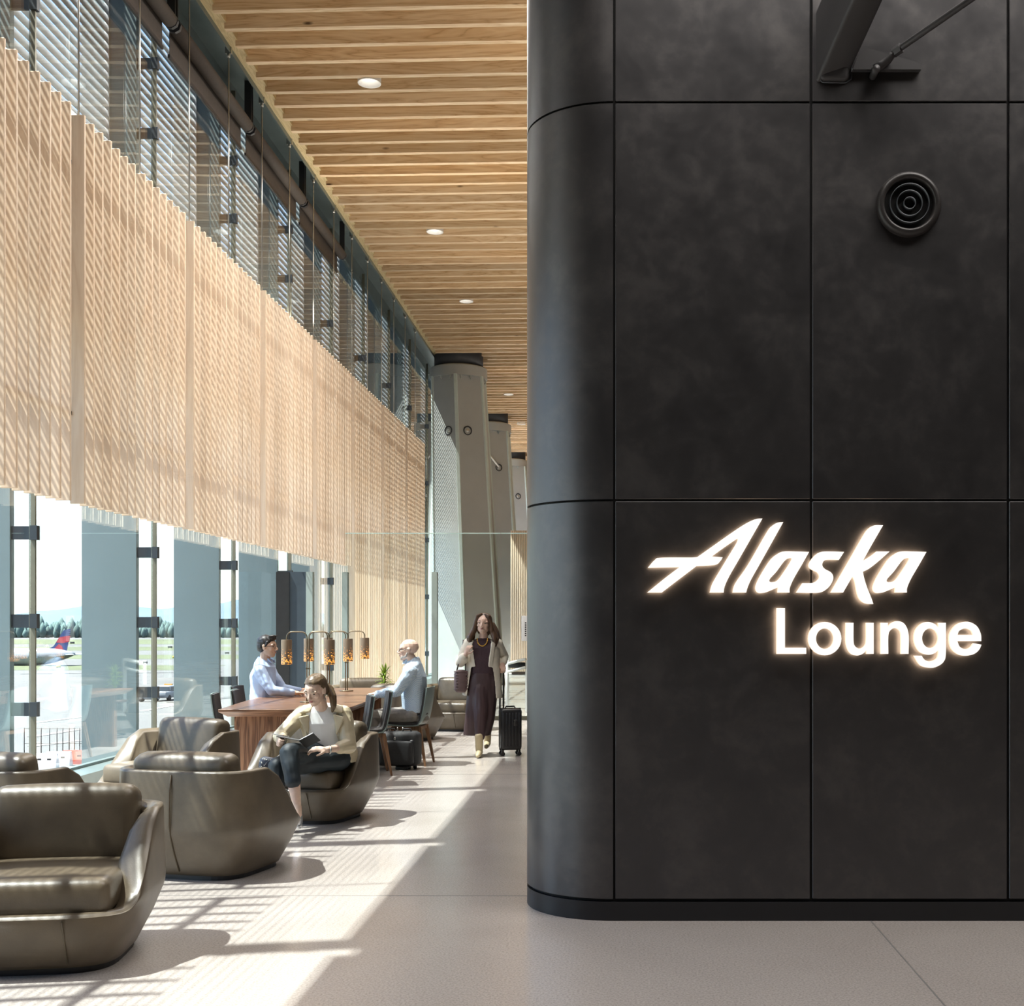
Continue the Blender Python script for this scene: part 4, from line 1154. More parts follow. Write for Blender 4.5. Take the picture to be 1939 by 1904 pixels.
    for an, tz in ((V(-1.612, 14.80, .22), 0), (V(-1.565, 15.30, .24), .06)):
        q = MB(); ft = V(an.x, an.y, tz)
        limb(q, [an+V(0, 0, .03), ft+V(0, .02, .09)], [.052, .045]); limb(q, [ft+V(0, .045, .06), ft+V(0, -.06, .04), ft+V(0, -.14, .028)], [.042, .038, .024])
        q.rc(ft+V(0, .055, .05), .022, ft+V(0, .055, .012), .014, 8)
        put('boot', fuse(q, .005, 2, .5), m_boot, body, B)
    m_gold = plain('gold_beads', (.75, .45, .10), rough=.3, metal=.8, var=.2)
    q = MB()
    for i in range(15):
        an = PI*(i/14)
        q.ell(V(-1.585-.062*math.cos(an), 14.925-.012*math.sin(an), 1.408-.085*math.sin(an)), (.0085,)*3, 8)
    put('necklace', q.mesh('necklace', []), m_gold, body, B)
    q = MB(); q.ell(P_(-.345, .0, -.17), (.008,)*3, 8); put('earring', q.mesh('earring', []), m_gold, body, B)
    # quilted bag hanging from the shoulder: a thing of its own
    m_bag = plain('mauve_quilt', (.17, .115, .115), rough=.6, var=.12, vscale=10)
    bb = V(-1.845, 14.93, .76)
    t = thing('shoulder_bag', 'mauve ribbed shoulder bag hanging at the walking woman\'s side', 'bag', bb, math.radians(25))
    q = rbox((.15, .10, .27), .045, 4, .01); q.shift((0, 0, .14)); bg_ = obj('body', q, m_bag, t)
    for k in range(7): q = rbox((.148, .108, .024), .011, 2); q.shift((0, 0, .05+.034*k)); obj('quilted_rib', q, m_bag, bg_)
    q = MB(); q.tube([(-.05, 0, .27), (.0, .03, .42), (.045, .045, .60), (.06, .09, .63)], .009, 6); q.tube([(.05, -.03, .27), (.06, .01, .42), (.075, .02, .60), (.06, .09, .63)], .009, 6); obj('strap', q, plain('bag_strap', (.07, .05, .05), rough=.5, var=.1), t)
walking_woman()

# ======== the seated woman reading in the lounge chair
def reading_woman():
    B = Vector((-2.30, 9.80, .43)); V = lambda x, y, z: Vector((x, y, z))
    sk = skin('skin_reader', (.74, .54, .43))
    hc = V(-2.322, 9.64, 1.060); h = .232; R = frame((-.30, -.86, -.38), (.04, 0, 1))
    q = MB(); head_shape(q, hc, R, h)
    q.rc(V(-2.31, 9.72, .99), .05, V(-2.305, 9.80, .88), .056)
    X, F = V(.985, .12, 0), V(-.12, -.985, .0)
    Fl = V(-.12, -.93, -.25)
    torso_loft(q, [(V(-2.30, 9.82, .90), .13, .07, X, Fl), (V(-2.29, 9.83, .82), .165, .095, X, Fl), (V(-2.275, 9.87, .66), .135, .09, X, Fl), (V(-2.265, 9.90, .52), .16, .105, X, F), (V(-2.265, 9.90, .47), .15, .10, X, F)])
    sR, eR, wR = V(-2.485, 9.80, .865), V(-2.60, 9.66, .70), V(-2.535, 9.47, .685)
    sL, eL, wL = V(-2.125, 9.84, .865), V(-2.085, 9.74, .615), V(-2.20, 9.50, .612)
    limb(q, [sR, eR, wR], [.042, .036, .026]); limb(q, [sL, eL, wL], [.042, .036, .026])
    hand_shape(q, wR, V(-.1, -.75, -.02), V(.4, 0, .9), V(-.9, -.1, .3), .16, .95)
    hand_shape(q, wL, V(-.85, -.35, .12), V(.0, -.5, .7), V(.1, -.45, .85), .165, .45)
    # crossed legs: right leg over the left
    limb(q, [V(-2.33, 9.84, .52), V(-2.445, 9.37, .60), V(-2.395, 9.29, .36), V(-2.36, 9.24, .215)], [.085, .056, .046, .03])
    limb(q, [V(-2.19, 9.84, .50), V(-2.55, 9.42, .49), V(-2.56, 9.36, .10)], [.085, .055, .034])
    limb(q, [V(-2.36, 9.24, .215), V(-2.345, 9.19, .15), V(-2.32, 9.14, .105)], [.032, .034, .022])
    body = put('person', fuse(q, .005, 2, .6), sk, None, B); body.location = B
    tag(body, 'woman in a beige leather jacket reading, legs crossed in the lounge chair', 'person')
    face_parts(body, B, hc, R, h, M_hair_d, down=True)
    P_ = lambda x, y, z: hc+R @ Vector((x*h, y*h, z*h))
    q = MB(); E = lambda p, r: q.ell(P_(*p), [a*h for a in r], 20, R)
    E((0, -.09, .17), (.362, .445, .375)); E((0, -.03, .12), (.335, .385, .355)); E((0, -.24, -.02), (.345, .30, .36))
    limb(q, [P_(0, -.50, .0), P_(-.20, -.52, -.18), P_(-.40, -.34, -.38), P_(-.46, -.20, -.64), P_(-.40, -.14, -.84)], [.14*h, .15*h, .13*h, .11*h, .04*h], 10)
    hm = fuse(q, .0045, 2, None, .0022, 26, (1.2, .5, 1.2))
    # swept-back hairline: nothing in front of a line from the ear up over the forehead
    bmh = bmesh.new(); bmh.from_mesh(hm); Ri = R.inverted(); dele = []
    for v in bmh.verts:
        l_ = (Ri @ (v.co-hc))/h
        if l_.y > -.045+.80*max(0, l_.z-.02)**.9+.05*math.cos(l_.x*9)*(1 if l_.z > .2 else 0) and l_.z > -.30 and abs(l_.x) < .36: dele.append(v)
    bmesh.ops.delete(bmh, geom=dele, context='VERTS'); bmh.to_mesh(hm); bmh.free()
    put('hair', hm, M_hair_d, body, B)
    m_jk = plain('beige_leather', (.60, .52, .36), rough=.42, var=.08, vscale=9, bump=.1, bscale=60); m_sh = plain('white_blouse', (.78, .78, .77), rough=.6, var=.04)
    m_tr = plain('dark_teal_trousers', (.014, .022, .028), rough=.6, var=.25, vscale=8)
    q = MB(); torso_loft(q, [(V(-2.302, 9.80, .935), .075, .062, X, Fl), (V(-2.30, 9.81, .90), .135, .088, X, Fl), (V(-2.29, 9.82, .82), .17, .118, X, Fl), (V(-2.277, 9.86, .66), .145, .115, X, Fl), (V(-2.268, 9.88, .54), .16, .12, X, F)])
    put('blouse', fuse(q, .006, 2, .5, .005, 9), m_sh, body, B)
    q = MB()
    limb(q, [V(-2.33, 9.84, .53), V(-2.447, 9.355, .607), V(-2.402, 9.28, .40)], [.108, .074, .060]); limb(q, [V(-2.19, 9.84, .51), V(-2.55, 9.41, .495), V(-2.56, 9.36, .24)], [.108, .074, .06])
    torso_loft(q, [(V(-2.262, 9.89, .56), .158, .112, X, F), (V(-2.262, 9.90, .46), .182, .13, X, F)])
    put('trousers', fuse(q, .007, 2, .5, .006, 10), m_tr, body, B)
    q = MB(); n = 26; rings = []
    for c, a, b_, gap, ff in ((V(-2.30, 9.825, .915), .13, .085, .5, Fl), (V(-2.298, 9.83, .885), .185, .112, .52, Fl), (V(-2.29, 9.84, .80), .20, .14, .60, Fl), (V(-2.275, 9.87, .66), .182, .142, .72, Fl), (V(-2.262, 9.89, .56), .205, .15, .86, F), (V(-2.255, 9.90, .475), .222, .155, .98, F)):
        out, inn = [], []
        for i in range(n+1):
            an = -PI/2+gap+(2*PI-2*gap)*i/n
            x, y = a*math.cos(an), -b_*math.sin(an)
            out.append(c+X*x+ff*y); inn.append(c+X*x*.94+ff*y*.92)
        rings.append(out+inn[::-1])
    q.loft(rings)
    limb(q, [V(-2.465, 9.81, .865), V(-2.60, 9.675, .70), V(-2.56, 9.54, .692)], [.068, .058, .047])
    limb(q, [V(-2.145, 9.845, .865), V(-2.085, 9.75, .618), V(-2.13, 9.645, .615)], [.068, .062, .05])
    # wide notched collar
    Rl = frame(Fl)
    for s in (-1, 1):
        q.loft([[V(-2.30, 9.79, .945)+X*s*.055, V(-2.30, 9.75, .885)+X*s*.085, V(-2.295, 9.745, .875)+X*s*.165, V(-2.30, 9.80, .925)+X*s*.15],
                [V(-2.30, 9.775, .955)+X*s*.06, V(-2.30, 9.728, .888)+X*s*.088, V(-2.295, 9.722, .878)+X*s*.17, V(-2.30, 9.785, .938)+X*s*.155]], True, False)
        q.loft([[V(-2.295, 9.735, .865)+X*s*.095, V(-2.283, 9.735, .70)+X*s*.105, V(-2.29, 9.72, .845)+X*s*.175],
                [V(-2.295, 9.712, .865)+X*s*.097, V(-2.283, 9.715, .70)+X*s*.108, V(-2.29, 9.698, .845)+X*s*.18]], True, False)
    put('jacket', fuse(q, .0058, 1, .6, .006, 10, (1, 1, 1.3)), m_jk, body, B)
    m_sil = plain('silver_shoe', (.55, .56, .56), rough=.25, metal=.7, var=.1)
    q = MB(); limb(q, [V(-2.36, 9.27, .165), V(-2.343, 9.185, .135), V(-2.318, 9.125, .092)], [.030, .038, .026]); q.rc(V(-2.362, 9.285, .15), .024, V(-2.366, 9.30, .125), .016)
    put('shoe', fuse(q, .004, 2, .5), m_sil, body, B)
    q = MB(); limb(q, [V(-2.56, 9.37, .06), V(-2.565, 9.28, .04), V(-2.57, 9.20, .028)], [.036, .036, .024]); put('shoe', fuse(q, .005, 2, .5), m_sil, body, B)
    q = MB(); c = wL-V(-.85, -.35, .12).normalized()*.025
    Rw = frame(V(-.85, -.35, .12))
    q.tube([c+Rw @ Vector((.034*math.cos(a*PI/8), 0, .03*math.sin(a*PI/8))) for a in range(17)], .006, 6)
    put('bracelet', q.mesh('bracelet', []), M_steel, body, B)
    q = MB(); q.tube([P_(-.345, -.04, -.15)+Vector((.011*math.cos(a*PI/6), 0, -.022+.022*math.sin(a*PI/6))) for a in range(13)], .0025, 5); put('earring', q.mesh('earring', []), M_steel, body, B)
    # the open notebook and the pen in her hands
    m_cov = plain('black_cover', (.028, .028, .026), rough=.55, var=.15); m_pg = plain('paper', (.74, .73, .70), rough=.7, var=.03)
    sp0, sp1 = V(-2.389, 9.395, .690), V(-2.345, 9.442, .631)
    t = thing('notebook', 'open notebook with black covers in the reading woman\'s hands', 'book', (sp0+sp1)/2)
    c = (sp0+sp1)/2
    def leafslab(name, p, th, mat):
        nn = (p[1]-p[0]).cross(p[2]-p[0]).normalized()*th; q = MB()
        q.add([a-c for a in p]+[a+nn-c for a in p], [(0, 1, 2, 3), (7, 6, 5, 4), (0, 4, 5, 1), (1, 5, 6, 2), (2, 6, 7, 3), (3, 7, 4, 0)]); return obj(name, q, mat, t)
    lf = V(-.165, -.02, .034); rt = V(.122, -.05, .062); spl = V(.02, .095, -.018)
    nl = lf.cross(spl).normalized(); nl *= (1 if nl.z > 0 else -1); nr_ = rt.cross(sp1-sp0).normalized(); nr_ *= (1 if nr_.y > 0 else -1)
    def board(name, o_, e, n_, t0, t1, mat, k=1.0):
        s1 = sp0+spl if e is lf else sp1; lo = [sp0+n_*t0, sp0+e*k+n_*t0, s1+e*k+n_*t0, s1+n_*t0]; hi = [p+n_*(t1-t0) for p in lo]
        q = MB(); q.add([a-c for a in lo]+[a-c for a in hi], [(0, 1, 2, 3), (7, 6, 5, 4), (0, 4, 5, 1), (1, 5, 6, 2), (2, 6, 7, 3), (3, 7, 4, 0)]); return obj(name, q, mat, t)
    board('cover', 0, lf, nl, 0, .003, m_cov); board('page_block', 0, lf, nl, .0032, .012, m_pg, .96)
    board('cover', 0, rt, nr_, 0, .003, m_cov); board('page_block', 0, rt, nr_, .0032, .010, m_pg, .96)
    pc_ = V(-2.535, 9.385, .735)
    t = thing('pen', 'slim pale pen in the reading woman\'s right hand', 'pen', pc_)
    q = MB(); q.tube([V(-.045, -.02, .01), V(.06, .02, -.012)], .0042, 8); obj('barrel', q, m_pg, t)
    q = MB(); q.tube([V(.06, .02, -.012), V(.075, .026, -.016)], [.004, .001], 8); obj('tip', q, M_steel, t)
    # beaded handbag beside her
    m_hb = plain('navy_beaded', (.028, .035, .055), rough=.45, var=.5, vscale=90)
    t = thing('handbag', 'small navy beaded handbag on the lounge chair left of the reading woman', 'bag', (-2.70, 9.66, .432), math.radians(10))
    q = rbox((.12, .07, .10), .028, 3, .01); q.xf(Matrix.Translation((0, 0, .052)) @ Matrix.Rotation(.2, 4, 'Y')); bd_ = obj('body', q, m_hb, t)
    rr_ = random.Random(2); q = MB()
    for i in range(70): q.ell((rr_.uniform(-.055, .055), -.037+rr_.uniform(-.004, .004), .052+rr_.uniform(-.045, .045)), (.004,)*3, 6)
    obj('bead', q, M_steel, bd_)['kind'] = 'stuff'
    q = MB(); q.tube([(.055, 0, .09), (.10, .03, .13), (.12, .06, .06)], .004, 6); obj('chain_strap', q, M_steel, t)
reading_woman()

# ======== the two men at the table
def seated_man(B, sgn, hc, h, R, sk, hairm, shirt, trous, label, bald=False, lean=0.0, glasses=True):
    """sgn +1 faces +x, -1 faces -x; B is the seat point under the hips"""
    V = lambda a, y, z: B+Vector((sgn*a, y, z-B.z))
    F, S = Vector((sgn, 0, 0)), Vector((0, -1, 0))
    near = -1
    q = MB(); head_shape(q, hc, R, h, False)
    nk = hc+Vector((-sgn*.03, 0, -.09)); sh_c = V(.02+lean, 0, 1.10)
    q.rc(nk, .058, sh_c+Vector((0, 0, .02)), .066)
    Fx = Vector((sgn*.97, 0, -.2))
    torso_loft(q, [(sh_c+Vector((-sgn*.01, 0, .06)), .085, .07, S, Fx), (sh_c, .165, .09, S, Fx), (V(lean*.9, 0, .98), .19, .115, S, Fx), (V(lean*.5, 0, .78), .165, .115, S, F), (V(.0, 0, .58), .165, .12, S, F), (V(0, 0, .50), .165, .12, S, F)])
    arms = []
    for s in (-1, 1):
        sh = sh_c+Vector((-sgn*.01, s*.19, -.045)); el = V(.16+lean, s*.235, .83); wr = V(.40+lean, s*.15, .80)
        limb(q, [sh, el, wr], [.056, .043, .031]); arms.append((sh, el, wr))
        hand_shape(q, wr, Vector((sgn*.9, -s*.35, -.05)), Vector((0, -s, .5)), Vector((.0, -s*.15, 1)), .185, .75)
        hp, kn, an = V(.02, s*.095, .53), V(.43, s*.12, .53), V(.40, s*.13, .09)
        limb(q, [hp, kn, an], [.095, .062, .042])
        limb(q, [an, an+F*.10-Vector((0, 0, .05))], [.04, .035])
    body = put('person', fuse(q, .0055, 2, .6), sk, None, B); body.location = B
    tag(body, label, 'person')
    face_parts(body, B, hc, R, h, hairm, plain('lips_m', (.40, .19, .16), rough=.5, var=.05) if 'lips_m' not in MATS else MATS['lips_m'])
    P_ = lambda x, y, z: hc+R @ Vector((x*h, y*h, z*h))
    if bald:
        q = MB()
        q.ell(P_(0, .215, -.375), (.155*h, .135*h, .115*h), 14, R)
        for s in (-1, 1): limb(q, [P_(s*.13, .25, -.33), P_(s*.25, .08, -.28), P_(s*.285, .02, -.12)], [.07*h, .055*h, .03*h], 8)
        q.rc(P_(-.09, .37, -.205), .022*h, P_(.09, .37, -.205), .022*h, 8)
        put('beard', fuse(q, .0045, 2, .6, .001, 60), M_beard, body, B)
    else:
        q = MB(); q.ell(P_(0, -.10, .20), (.345*h, .43*h, .36*h), 16, R); q.ell(P_(0, -.24, .02), (.325*h, .29*h, .33*h), 14, R); q.ell(P_(0, .20, .40), (.24*h, .22*h, .14*h), 12, R)
        for s in (-1, 1): limb(q, [P_(s*.30, .10, .20), P_(s*.325, .0, .02)], [.06*h, .035*h], 8)
        for k in range(7): limb(q, [P_(-.2+.066*k, .18, .48), P_(-.2+.066*k, .36, .50+.02*math.sin(k*2.2))], [.07*h, .03*h], 6)
        put('hair', fuse(q, .005, 1, .6, .0035, 34), hairm, body, B)
    if glasses:
        q = MB()
        for s in (-1, 1):
            q.tube([P_(s*.135+.095*math.cos(a*PI/8), .40-.03*abs(math.cos(a*PI/8)), .0+.075*math.sin(a*PI/8)) for a in range(17)], .0022, 6)
            q.tube([P_(s*.23, .37, .02), P_(s*.33, .12, .02), P_(s*.345, -.06, .03)], .0022, 6)
        q.tube([P_(-.05, .42, .02), P_(.05, .42, .02)], .0022, 6)
        put('glasses', q.mesh('glasses', []), M_spec, body, B)
    q = MB()
    torso_loft(q, [(sh_c+Vector((-sgn*.012, 0, .10)), .068, .064, S, Fx), (sh_c+Vector((-sgn*.01, 0, .062)), .10, .083, S, Fx), (sh_c+Vector((0, 0, .015)), .17, .108, S, Fx), (V(lean*.9, 0, .97), .205, .135, S, Fx), (V(lean*.5+.01, 0, .78), .185, .138, S, F), (V(.005, 0, .60), .185, .142, S, F), (V(.005, 0, .555), .18, .14, S, F)])
    for sh, el, wr in arms:
        limb(q, [sh, el, el.lerp(wr, .9)], [.075, .061, .046])
    put('shirt', fuse(q, .006, 2, .55, .008, 9, (1, 1, 1.2)), shirt, body, B)
    q = MB()
    for s in (-1, 1):
        pp = sh_c+Vector((sgn*.005, 0, .095))
        q.loft([[pp+Vector((-sgn*.07, s*.05, .02)), pp+Vector((sgn*.04, s*.06, .0)), pp+Vector((sgn*.085, s*.015, -.02)), pp+Vector((sgn*.09, s*.06, -.06))],
                [pp+Vector((-sgn*.07, s*.064, .022)), pp+Vector((sgn*.045, s*.072, .002)), pp+Vector((sgn*.10, s*.02, -.02)), pp+Vector((sgn*.10, s*.068, -.062))]], True, False)
    put('collar', q.mesh('collar', []), shirt, body, B)
    q = MB()
    torso_loft(q, [(V(.0, 0, .575), .175, .128, S, F), (V(.0, 0, .50), .19, .145, S, F), (V(0, 0, .475), .17, .13, S, F)])
    for s in (-1, 1): limb(q, [V(.02, s*.095, .545), V(.44, s*.12, .54), V(.405, s*.13, .12)], [.112, .082, .062])
    put('trousers', fuse(q, .0075, 2, .5, .008, 9), trous, body, B)
    q = MB(); torso_loft(q, [(V(.0, 0, .565), .186, .140, S, F), (V(.0, 0, .595), .184, .139, S, F)]); put('belt', q.mesh('belt', []), M_blackplastic, body, B)
    for s in (-1, 1):
        q = MB(); a = V(.40, s*.13, .07); limb(q, [a+Vector((-sgn*.05, 0, -.02)), a+F*.10+Vector((0, 0, -.03)), a+F*.19+Vector((0, 0, -.045))], [.045, .042, .026]); put('shoe', fuse(q, .006, 2, .5), M_blackplastic, body, B)
    return body
# checked and plain blue shirts
m_plainshirt = plain('light_blue_shirt', (.42, .54, .76), rough=.7, var=.05, vscale=12)
m, nt, b = principled('checked_shirt')
b.inputs['Roughness'].default_value = .75
mp = coords(nt, (95, 95, 95))
w1 = N(nt, 'ShaderNodeTexChecker', Scale=1.0); w1.inputs['Color1'].default_value = (.36, .50, .66, 1); w1.inputs['Color2'].default_value = (.66, .74, .80, 1)
nt.links.new(mp.outputs[0], w1.inputs['Vector']); nt.links.new(w1.outputs['Color'], b.inputs['Base Color'])
m_check = m
m_grey = plain('grey_trousers', (.235, .215, .19), rough=.75, var=.12, vscale=25)
m_navy = plain('navy_trousers', (.03, .035, .05), rough=.7, var=.1)
seated_man(Vector((-2.24, 14.03, .465)), -1, Vector((-2.325, 14.0, 1.292)), .25, frame((-1, -.10, .02)), skin('skin_bald_man', (.74, .53, .42)), M_beard, m_check, m_grey,
           'bald bearded man in a checked blue shirt seated right of the table', True, .02, True)
seated_man(Vector((-4.07, 14.32, .465)), 1, Vector((-3.985, 14.28, 1.325)), .25, frame((1, -.12, .0)), skin('skin_young_man', (.62, .43, .32)), M_hair_k, m_plainshirt, m_navy,
           'dark-haired man in glasses and a light blue shirt left of the table', False, .02, True)
# ---------------------------------------------------------------- illuminated lettering on the dark wall
M_letter = emit('lit_letter_face', (1.0, .91, .80), 1.0)
M_halo = emit('letter_back_glow', (1.0, .72, .48), 6.0)
M_lside = emit('lit_letter_side', (1.0, .74, .52), .9)
SW = 358.7
def crop2w(x, y):
    px, py = 1180+x/2.5547, 940+y/2.5547
    return ((px-VPX)/SW, EYE+(VPY-py)/SW)
def smooth_outline(pts, sub=7):
    """points with a third item are corners; runs between corners become Catmull-Rom curves"""
    n = len(pts); out = []
    def P_(i): return Vector(pts[i % n][:2])
    def C_(i): return len(pts[i % n]) > 2
    for i in range(n):
        p1, p2 = P_(i), P_(i+1)
        p0 = P_(i-1) if not C_(i) else p1-(p2-p1)*.6
        p3 = P_(i+2) if not C_(i+1) else p2+(p2-p1)*.6
        if C_(i) and C_(i+1): out.append(p1); continue
        for k in range(sub):
            t_ = k/sub
            out.append(.5*((2*p1)+(-p0+p2)*t_+(2*p0-5*p1+4*p2-p3)*t_*t_+(-p0+3*p1-3*p2+p3)*t_**3))
    return out
def ellp(cx, cy, rx, ry, n=36): return [(cx+rx*math.cos(2*PI*i/n), cy+ry*math.sin(2*PI*i/n), 1) for i in range(n)]
A_ = [(668,110,1),(640,112),(600,128),(540,165),(440,235),(355,295,1),(330,297,1),(180,298),(150,310),(118,346,1),(270,343,1),(200,396),(115,465,1),(185,465,1),(250,415),(352,338,1),(440,332),(465,315),(477,296,1),(425,292,1),(490,245),(549,205,1),(545,225),(500,300),(440,400),(424,432),(415,465,1),(482,465,1),(487,435),(510,385),(560,298)]
l_ = [(768,127,1),(740,130),(715,145),(690,175),(600,330),(545,410),(530,440),(525,465,1),(590,465,1),(597,440),(615,400),(660,320),(715,222)]
a_ = [(892,270,1),(830,268),(770,268),(740,280),(705,310),(660,380),(638,425),(635,450),(648,466),(675,466),(700,458),(742,440,1),(740,465,1),(798,465,1),(800,440),(820,395),(858,330)]
ah = [(808,306),(790,302),(770,318),(735,365),(705,398),(702,412),(715,415),(738,408),(765,375)]
s_ = [(1060,270,1),(1000,268),(950,270),(920,287),(895,318),(890,340),(905,355),(930,368),(940,385),(935,402),(910,418),(860,420,1),(830,465,1),(900,467),(950,463),(985,440),(1005,408),(1007,385),(995,367),(968,352),(956,337),(958,320),(975,308),(1035,308,1)]
k_ = [(1247,142,1),(1205,143),(1175,160),(1150,195),(1090,300),(995,465,1),(1055,465,1),(1100,388,1),(1110,410),(1120,460),(1130,490),(1148,510),(1172,519),(1200,520,1),(1190,490),(1170,440),(1156,395),(1150,365,1),(1180,350),(1225,315),(1278,268,1),(1215,268,1),(1190,288),(1150,313,1),(1195,232)]
sh = lambda pts, dx: [(p[0]+dx, *p[1:]) for p in pts]
L_ = [(736,540,1),(776,540,1),(776,730,1),(878,730,1),(878,759,1),(736,759,1)]
u_ = [(1068,610,1),(1105,610,1),(1105,695),(1112,722),(1134,734),(1156,722),(1165,695),(1165,610,1),(1202,610,1),(1202,759,1),(1167,759,1),(1167,740,1),(1150,758),(1120,767),(1087,753),(1068,705)]
n_ = [(1235+1370-(p[0]+1370-1202)+0, 610+759-p[1]+0.0, *p[2:]) for p in u_]
nx = min(p[0] for p in n_); n_ = [(p[0]-nx+1235, *p[1:]) for p in n_]
g_ = [(1548,610,1),(1548,755),(1537,797),(1505,820),(1470,826),(1425,813),(1395,768,1),(1432,768,1),(1447,788),(1472,795),(1502,783),(1512,758),(1512,740,1),(1492,757),(1460,763),(1420,747),(1396,700),(1400,650),(1428,616),(1463,606),(1495,616),(1512,634,1),(1512,610,1)]
e_ = [(1718,698,1),(1716,665),(1700,630),(1672,610),(1641,605),(1600,618),(1571,652),(1563,688),(1574,732),(1605,760),(1641,768),(1682,760),(1707,740),(1719,715,1),(1680,708,1),(1664,728),(1642,736),(1616,726),(1603,698,1)]
eh = [(1604,668,1),(1613,648),(1641,637),(1668,647),(1679,668,1)]
def letter(parent, outs, sub=7):
    cu = bpy.data.curves.new('letter', 'CURVE'); cu.dimensions = '2D'; cu.fill_mode = 'BOTH'; cu.extrude = .011
    for o in outs:
        pts = [crop2w(*p) for p in smooth_outline(o, sub)]
        sp = cu.splines.new('POLY'); sp.points.add(len(pts)-1)
        for a, p in zip(sp.points, pts): a.co = (p[0], p[1], 0, 1)
        sp.use_cyclic_u = True
    tmp = bpy.data.objects.new('tmp', cu)
    me = bpy.data.meshes.new_from_object(tmp)
    bpy.data.objects.remove(tmp); bpy.data.curves.remove(cu)
    m = Matrix.Translation((0, DW-.042, 0)) @ Matrix.Rotation(PI/2, 4, 'X')
    me.transform(m); me.materials.clear()
    for mm in (M_letter, M_lside, M_halo): me.materials.append(mm)
    for p in me.polygons:
        p.material_index = 0 if p.normal.y < -.5 else (2 if p.normal.y > .5 else 1)
    me.name = 'letter'
    o = bpy.data.objects.new('letter', me); COL.objects.link(o)
    c = Vector(parent.location); me.transform(Matrix.Translation(-c)); o.parent = parent
    return o
o1 = crop2w(780, 300); o2 = crop2w(1230, 690)
sg = thing('lit_sign', 'glowing slanted script word, upper line of the lettering on the dark wall', 'sign', (o1[0], DW, o1[1]))
for outs in ([A_], [l_], [a_, ah], [s_], [k_], [sh(a_, 563), sh(ah, 563)]): letter(sg, outs)
sg2 = thing('lit_sign', 'glowing upright word, lower line of the lettering on the dark wall', 'sign', (o2[0], DW, o2[1]))
for outs in ([L_], [ellp(967, 686, 80, 80), ellp(967, 686, 42, 49)[::-1]], [u_], [n_], [g_, ellp(1472, 684, 38, 47)], [e_, eh]): letter(sg2, outs)
M_standoff = plain('sign_standoff', (.03, .03, .03), rough=.5, var=.1)
for par, spots in ((sg, [(560, 240), (640, 300), (680, 440), (960, 280), (1150, 250), (1250, 440), (200, 430)]), (sg2, [(755, 640), (905, 686), (1085, 660), (1253, 690), (1530, 690), (1583, 686)])):
    q = MB()
    for s in spots:
        x, z = crop2w(*s); c = par.location
        q.lathe([(.006, 0), (.006, .033)], n=8, mat=Matrix.Translation((x-c.x, -.033, z-c.z)) @ Matrix.Rotation(-PI/2, 4, 'X'))
    obj('standoff', q, M_standoff, par)['kind'] = 'stuff'

# ---------------------------------------------------------------- round air diffuser
vx, vz = (1720-VPX)/SW, EYE+(VPY-388)/SW
t = thing('air_vent', 'round black air nozzle with concentric rings on the dark wall', 'vent', (vx, DW, vz))
M_vent = plain('vent_metal', (.03, .027, .026), rough=.38, var=.1)
mt = Matrix.Rotation(PI/2, 4, 'X')
q = MB(); q.lathe([(.172, 0), (.170, .018), (.160, .034), (.146, .040), (.134, .034), (.128, .012), (.126, .004)], n=64, mat=mt, caps=False); obj('rim', q, M_vent, t)
q = MB(); q.lathe([(.127, .003), (.0005, .004)], n=48, mat=mt, caps=False); obj('back_disc', q, M_joint, t)
for r in (.031, .067, .103):
    q = MB(); q.lathe([(r-.0025, .006), (r-.0025, .034), (r+.0018, .034), (r+.0018, .006)], n=48, mat=mt, caps=False); obj('ring', q, M_panel_edge, t)
q = MB()

# ---------------------------------------------------------------- steel brace and tie rod coming out of the wall at the top right
M_brace = plain('painted_steel_brace', (.060, .058, .060), rough=.42, var=.12, vscale=3)
def wp(px, py, d=0): 
    k = (DW-d)/FPX
    return Vector(((px-VPX)*k, DW-d, EYE-(py-VPY)*k))
t = thing('steel_brace', 'raking dark steel box brace coming out of the wall at the top', 'beam', wp(1582, 155))
c0 = Vector(t.location)
# box section: foot flush in its cut-out, leaning out of the wall toward the viewer and to the right
foot = [(1553, 148), (1604, 153), (1604, 60), (1553, 60)]
q = MB()
f0 = [wp(1554, 140, -.2), wp(1604, 152, -.2), wp(1604, 140, -.02), wp(1554, 140, -.02)]
dirv = Vector((.50, -1.15, 1.05)).normalized()
cs = [Vector((-.07, .03, .0)), Vector((.075, .03, -.025)), Vector((.075, -.10, -.03)), Vector((-.07, -.10, .0))]
b0 = wp(1583, 66, .02)-c0
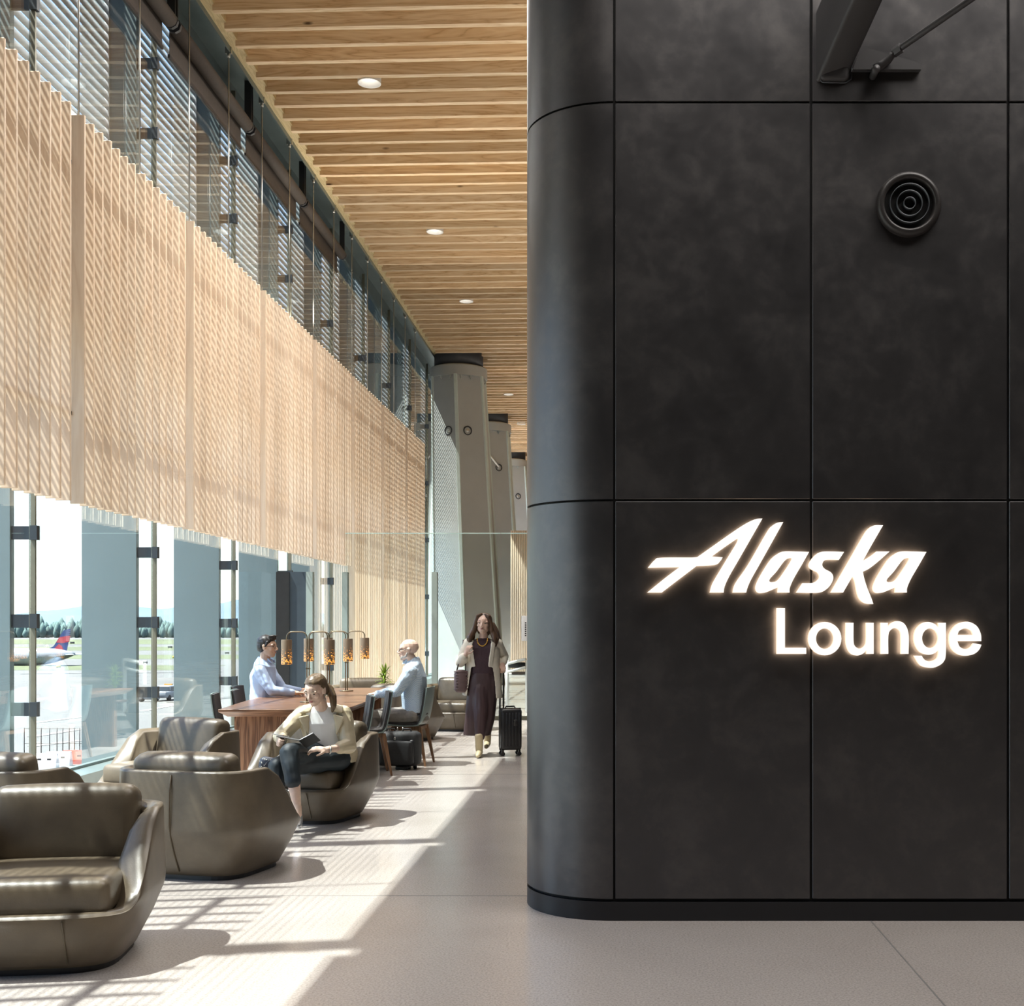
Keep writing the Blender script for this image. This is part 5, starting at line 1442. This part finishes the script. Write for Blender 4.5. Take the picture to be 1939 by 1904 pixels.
# section in the plane square to the brace
u = dirv.cross(Vector((0, 0, 1))).normalized(); v_ = u.cross(dirv).normalized()
def sec(c, a, b_, r=.02):
    pts = []
    for sx_, sy_ in ((-1, -1), (1, -1), (1, 1), (-1, 1)):
        for k in range(4):
            an = math.atan2(sy_, sx_)-PI/4+PI/2*k/3
            pts.append(c+u*(sx_*(a-r)+r*math.cos(an))+v_*(sy_*(b_-r)+r*math.sin(an)))
    return pts
q.loft([sec(b0-dirv*.2, .085, .15), sec(b0+dirv*2.6, .085, .15)]); o = obj('box_member', q, M_brace, t); o.data.set_sharp_from_angle(angle=.9)
q = rbox((.155, .12, .33), .025, 3); q.shift(wp(1579, 96, .0)-c0+Vector((0, .03, 0))); obj('foot_block', q, M_brace, t)
q = MB()
fr = [wp(1549, 20, .0)-c0, wp(1549, 146, 0)-c0, wp(1557, 156, 0)-c0, wp(1602, 157, 0)-c0, wp(1611, 150, 0)-c0, wp(1613, 130, 0)-c0]
q.tube([p+Vector((0, -.003, 0)) for p in fr], .005, 6); obj('cutout_edge', q, M_panel_edge, t)
q = MB(); gp = [(1612, 137), (1741, 137), (1743, 126), (1638, 96), (1622, 110)]
vs = [wp(*p)-c0 for p in gp]; n = len(vs)
q.add([p+Vector((0, -.002, 0)) for p in vs]+[p+Vector((0, -.035, 0)) for p in vs], [list(range(n)), list(range(n, 2*n))[::-1]]+[[i, (i+1) % n, n+(i+1) % n, n+i] for i in range(n)]); obj('gusset_plate', q, M_brace, t)
t2 = thing('tie_rod', 'slim steel tie rod with a forked end, right of the raking brace', 'rod', wp(1660, 140))
c0 = Vector(t2.location)
a0, a1 = wp(1692, 100, .09)-c0, wp(1868, -22, .50)-c0
q = MB(); q.tube([a0, a0+(a1-a0)*.12, a0+(a1-a0)*2.4], .0165, 12); obj('rod', q, M_steel if False else M_brace, t2)
q = MB(); q.lathe([(.026, 0), (.026, .05)], n=6, mat=Matrix.Translation(a0) @ (a1-a0).to_track_quat('Z', 'Y').to_matrix().to_4x4(), smooth=False); obj('lock_nut', q, M_brace, t2)
for s in (-1, 1):
    q = MB(); o_ = Vector((.0, s*.022, 0))
    q.tube([a0+Vector((0, s*.008, 0)), wp(1684, 112, .07)-c0+o_, wp(1668, 124, .06)-c0+o_, wp(1655, 132, .06)-c0+o_], [.018, .016, .017, .02], 8); obj('clevis_arm', q, M_brace, t2)
q = MB(); q.lathe([(.019, -.05), (.019, .05)], n=16, mat=Matrix.Translation(wp(1656, 137, .06)-c0) @ Matrix.Rotation(PI/2, 4, 'X')); obj('clevis_pin', q, M_brace, t2)
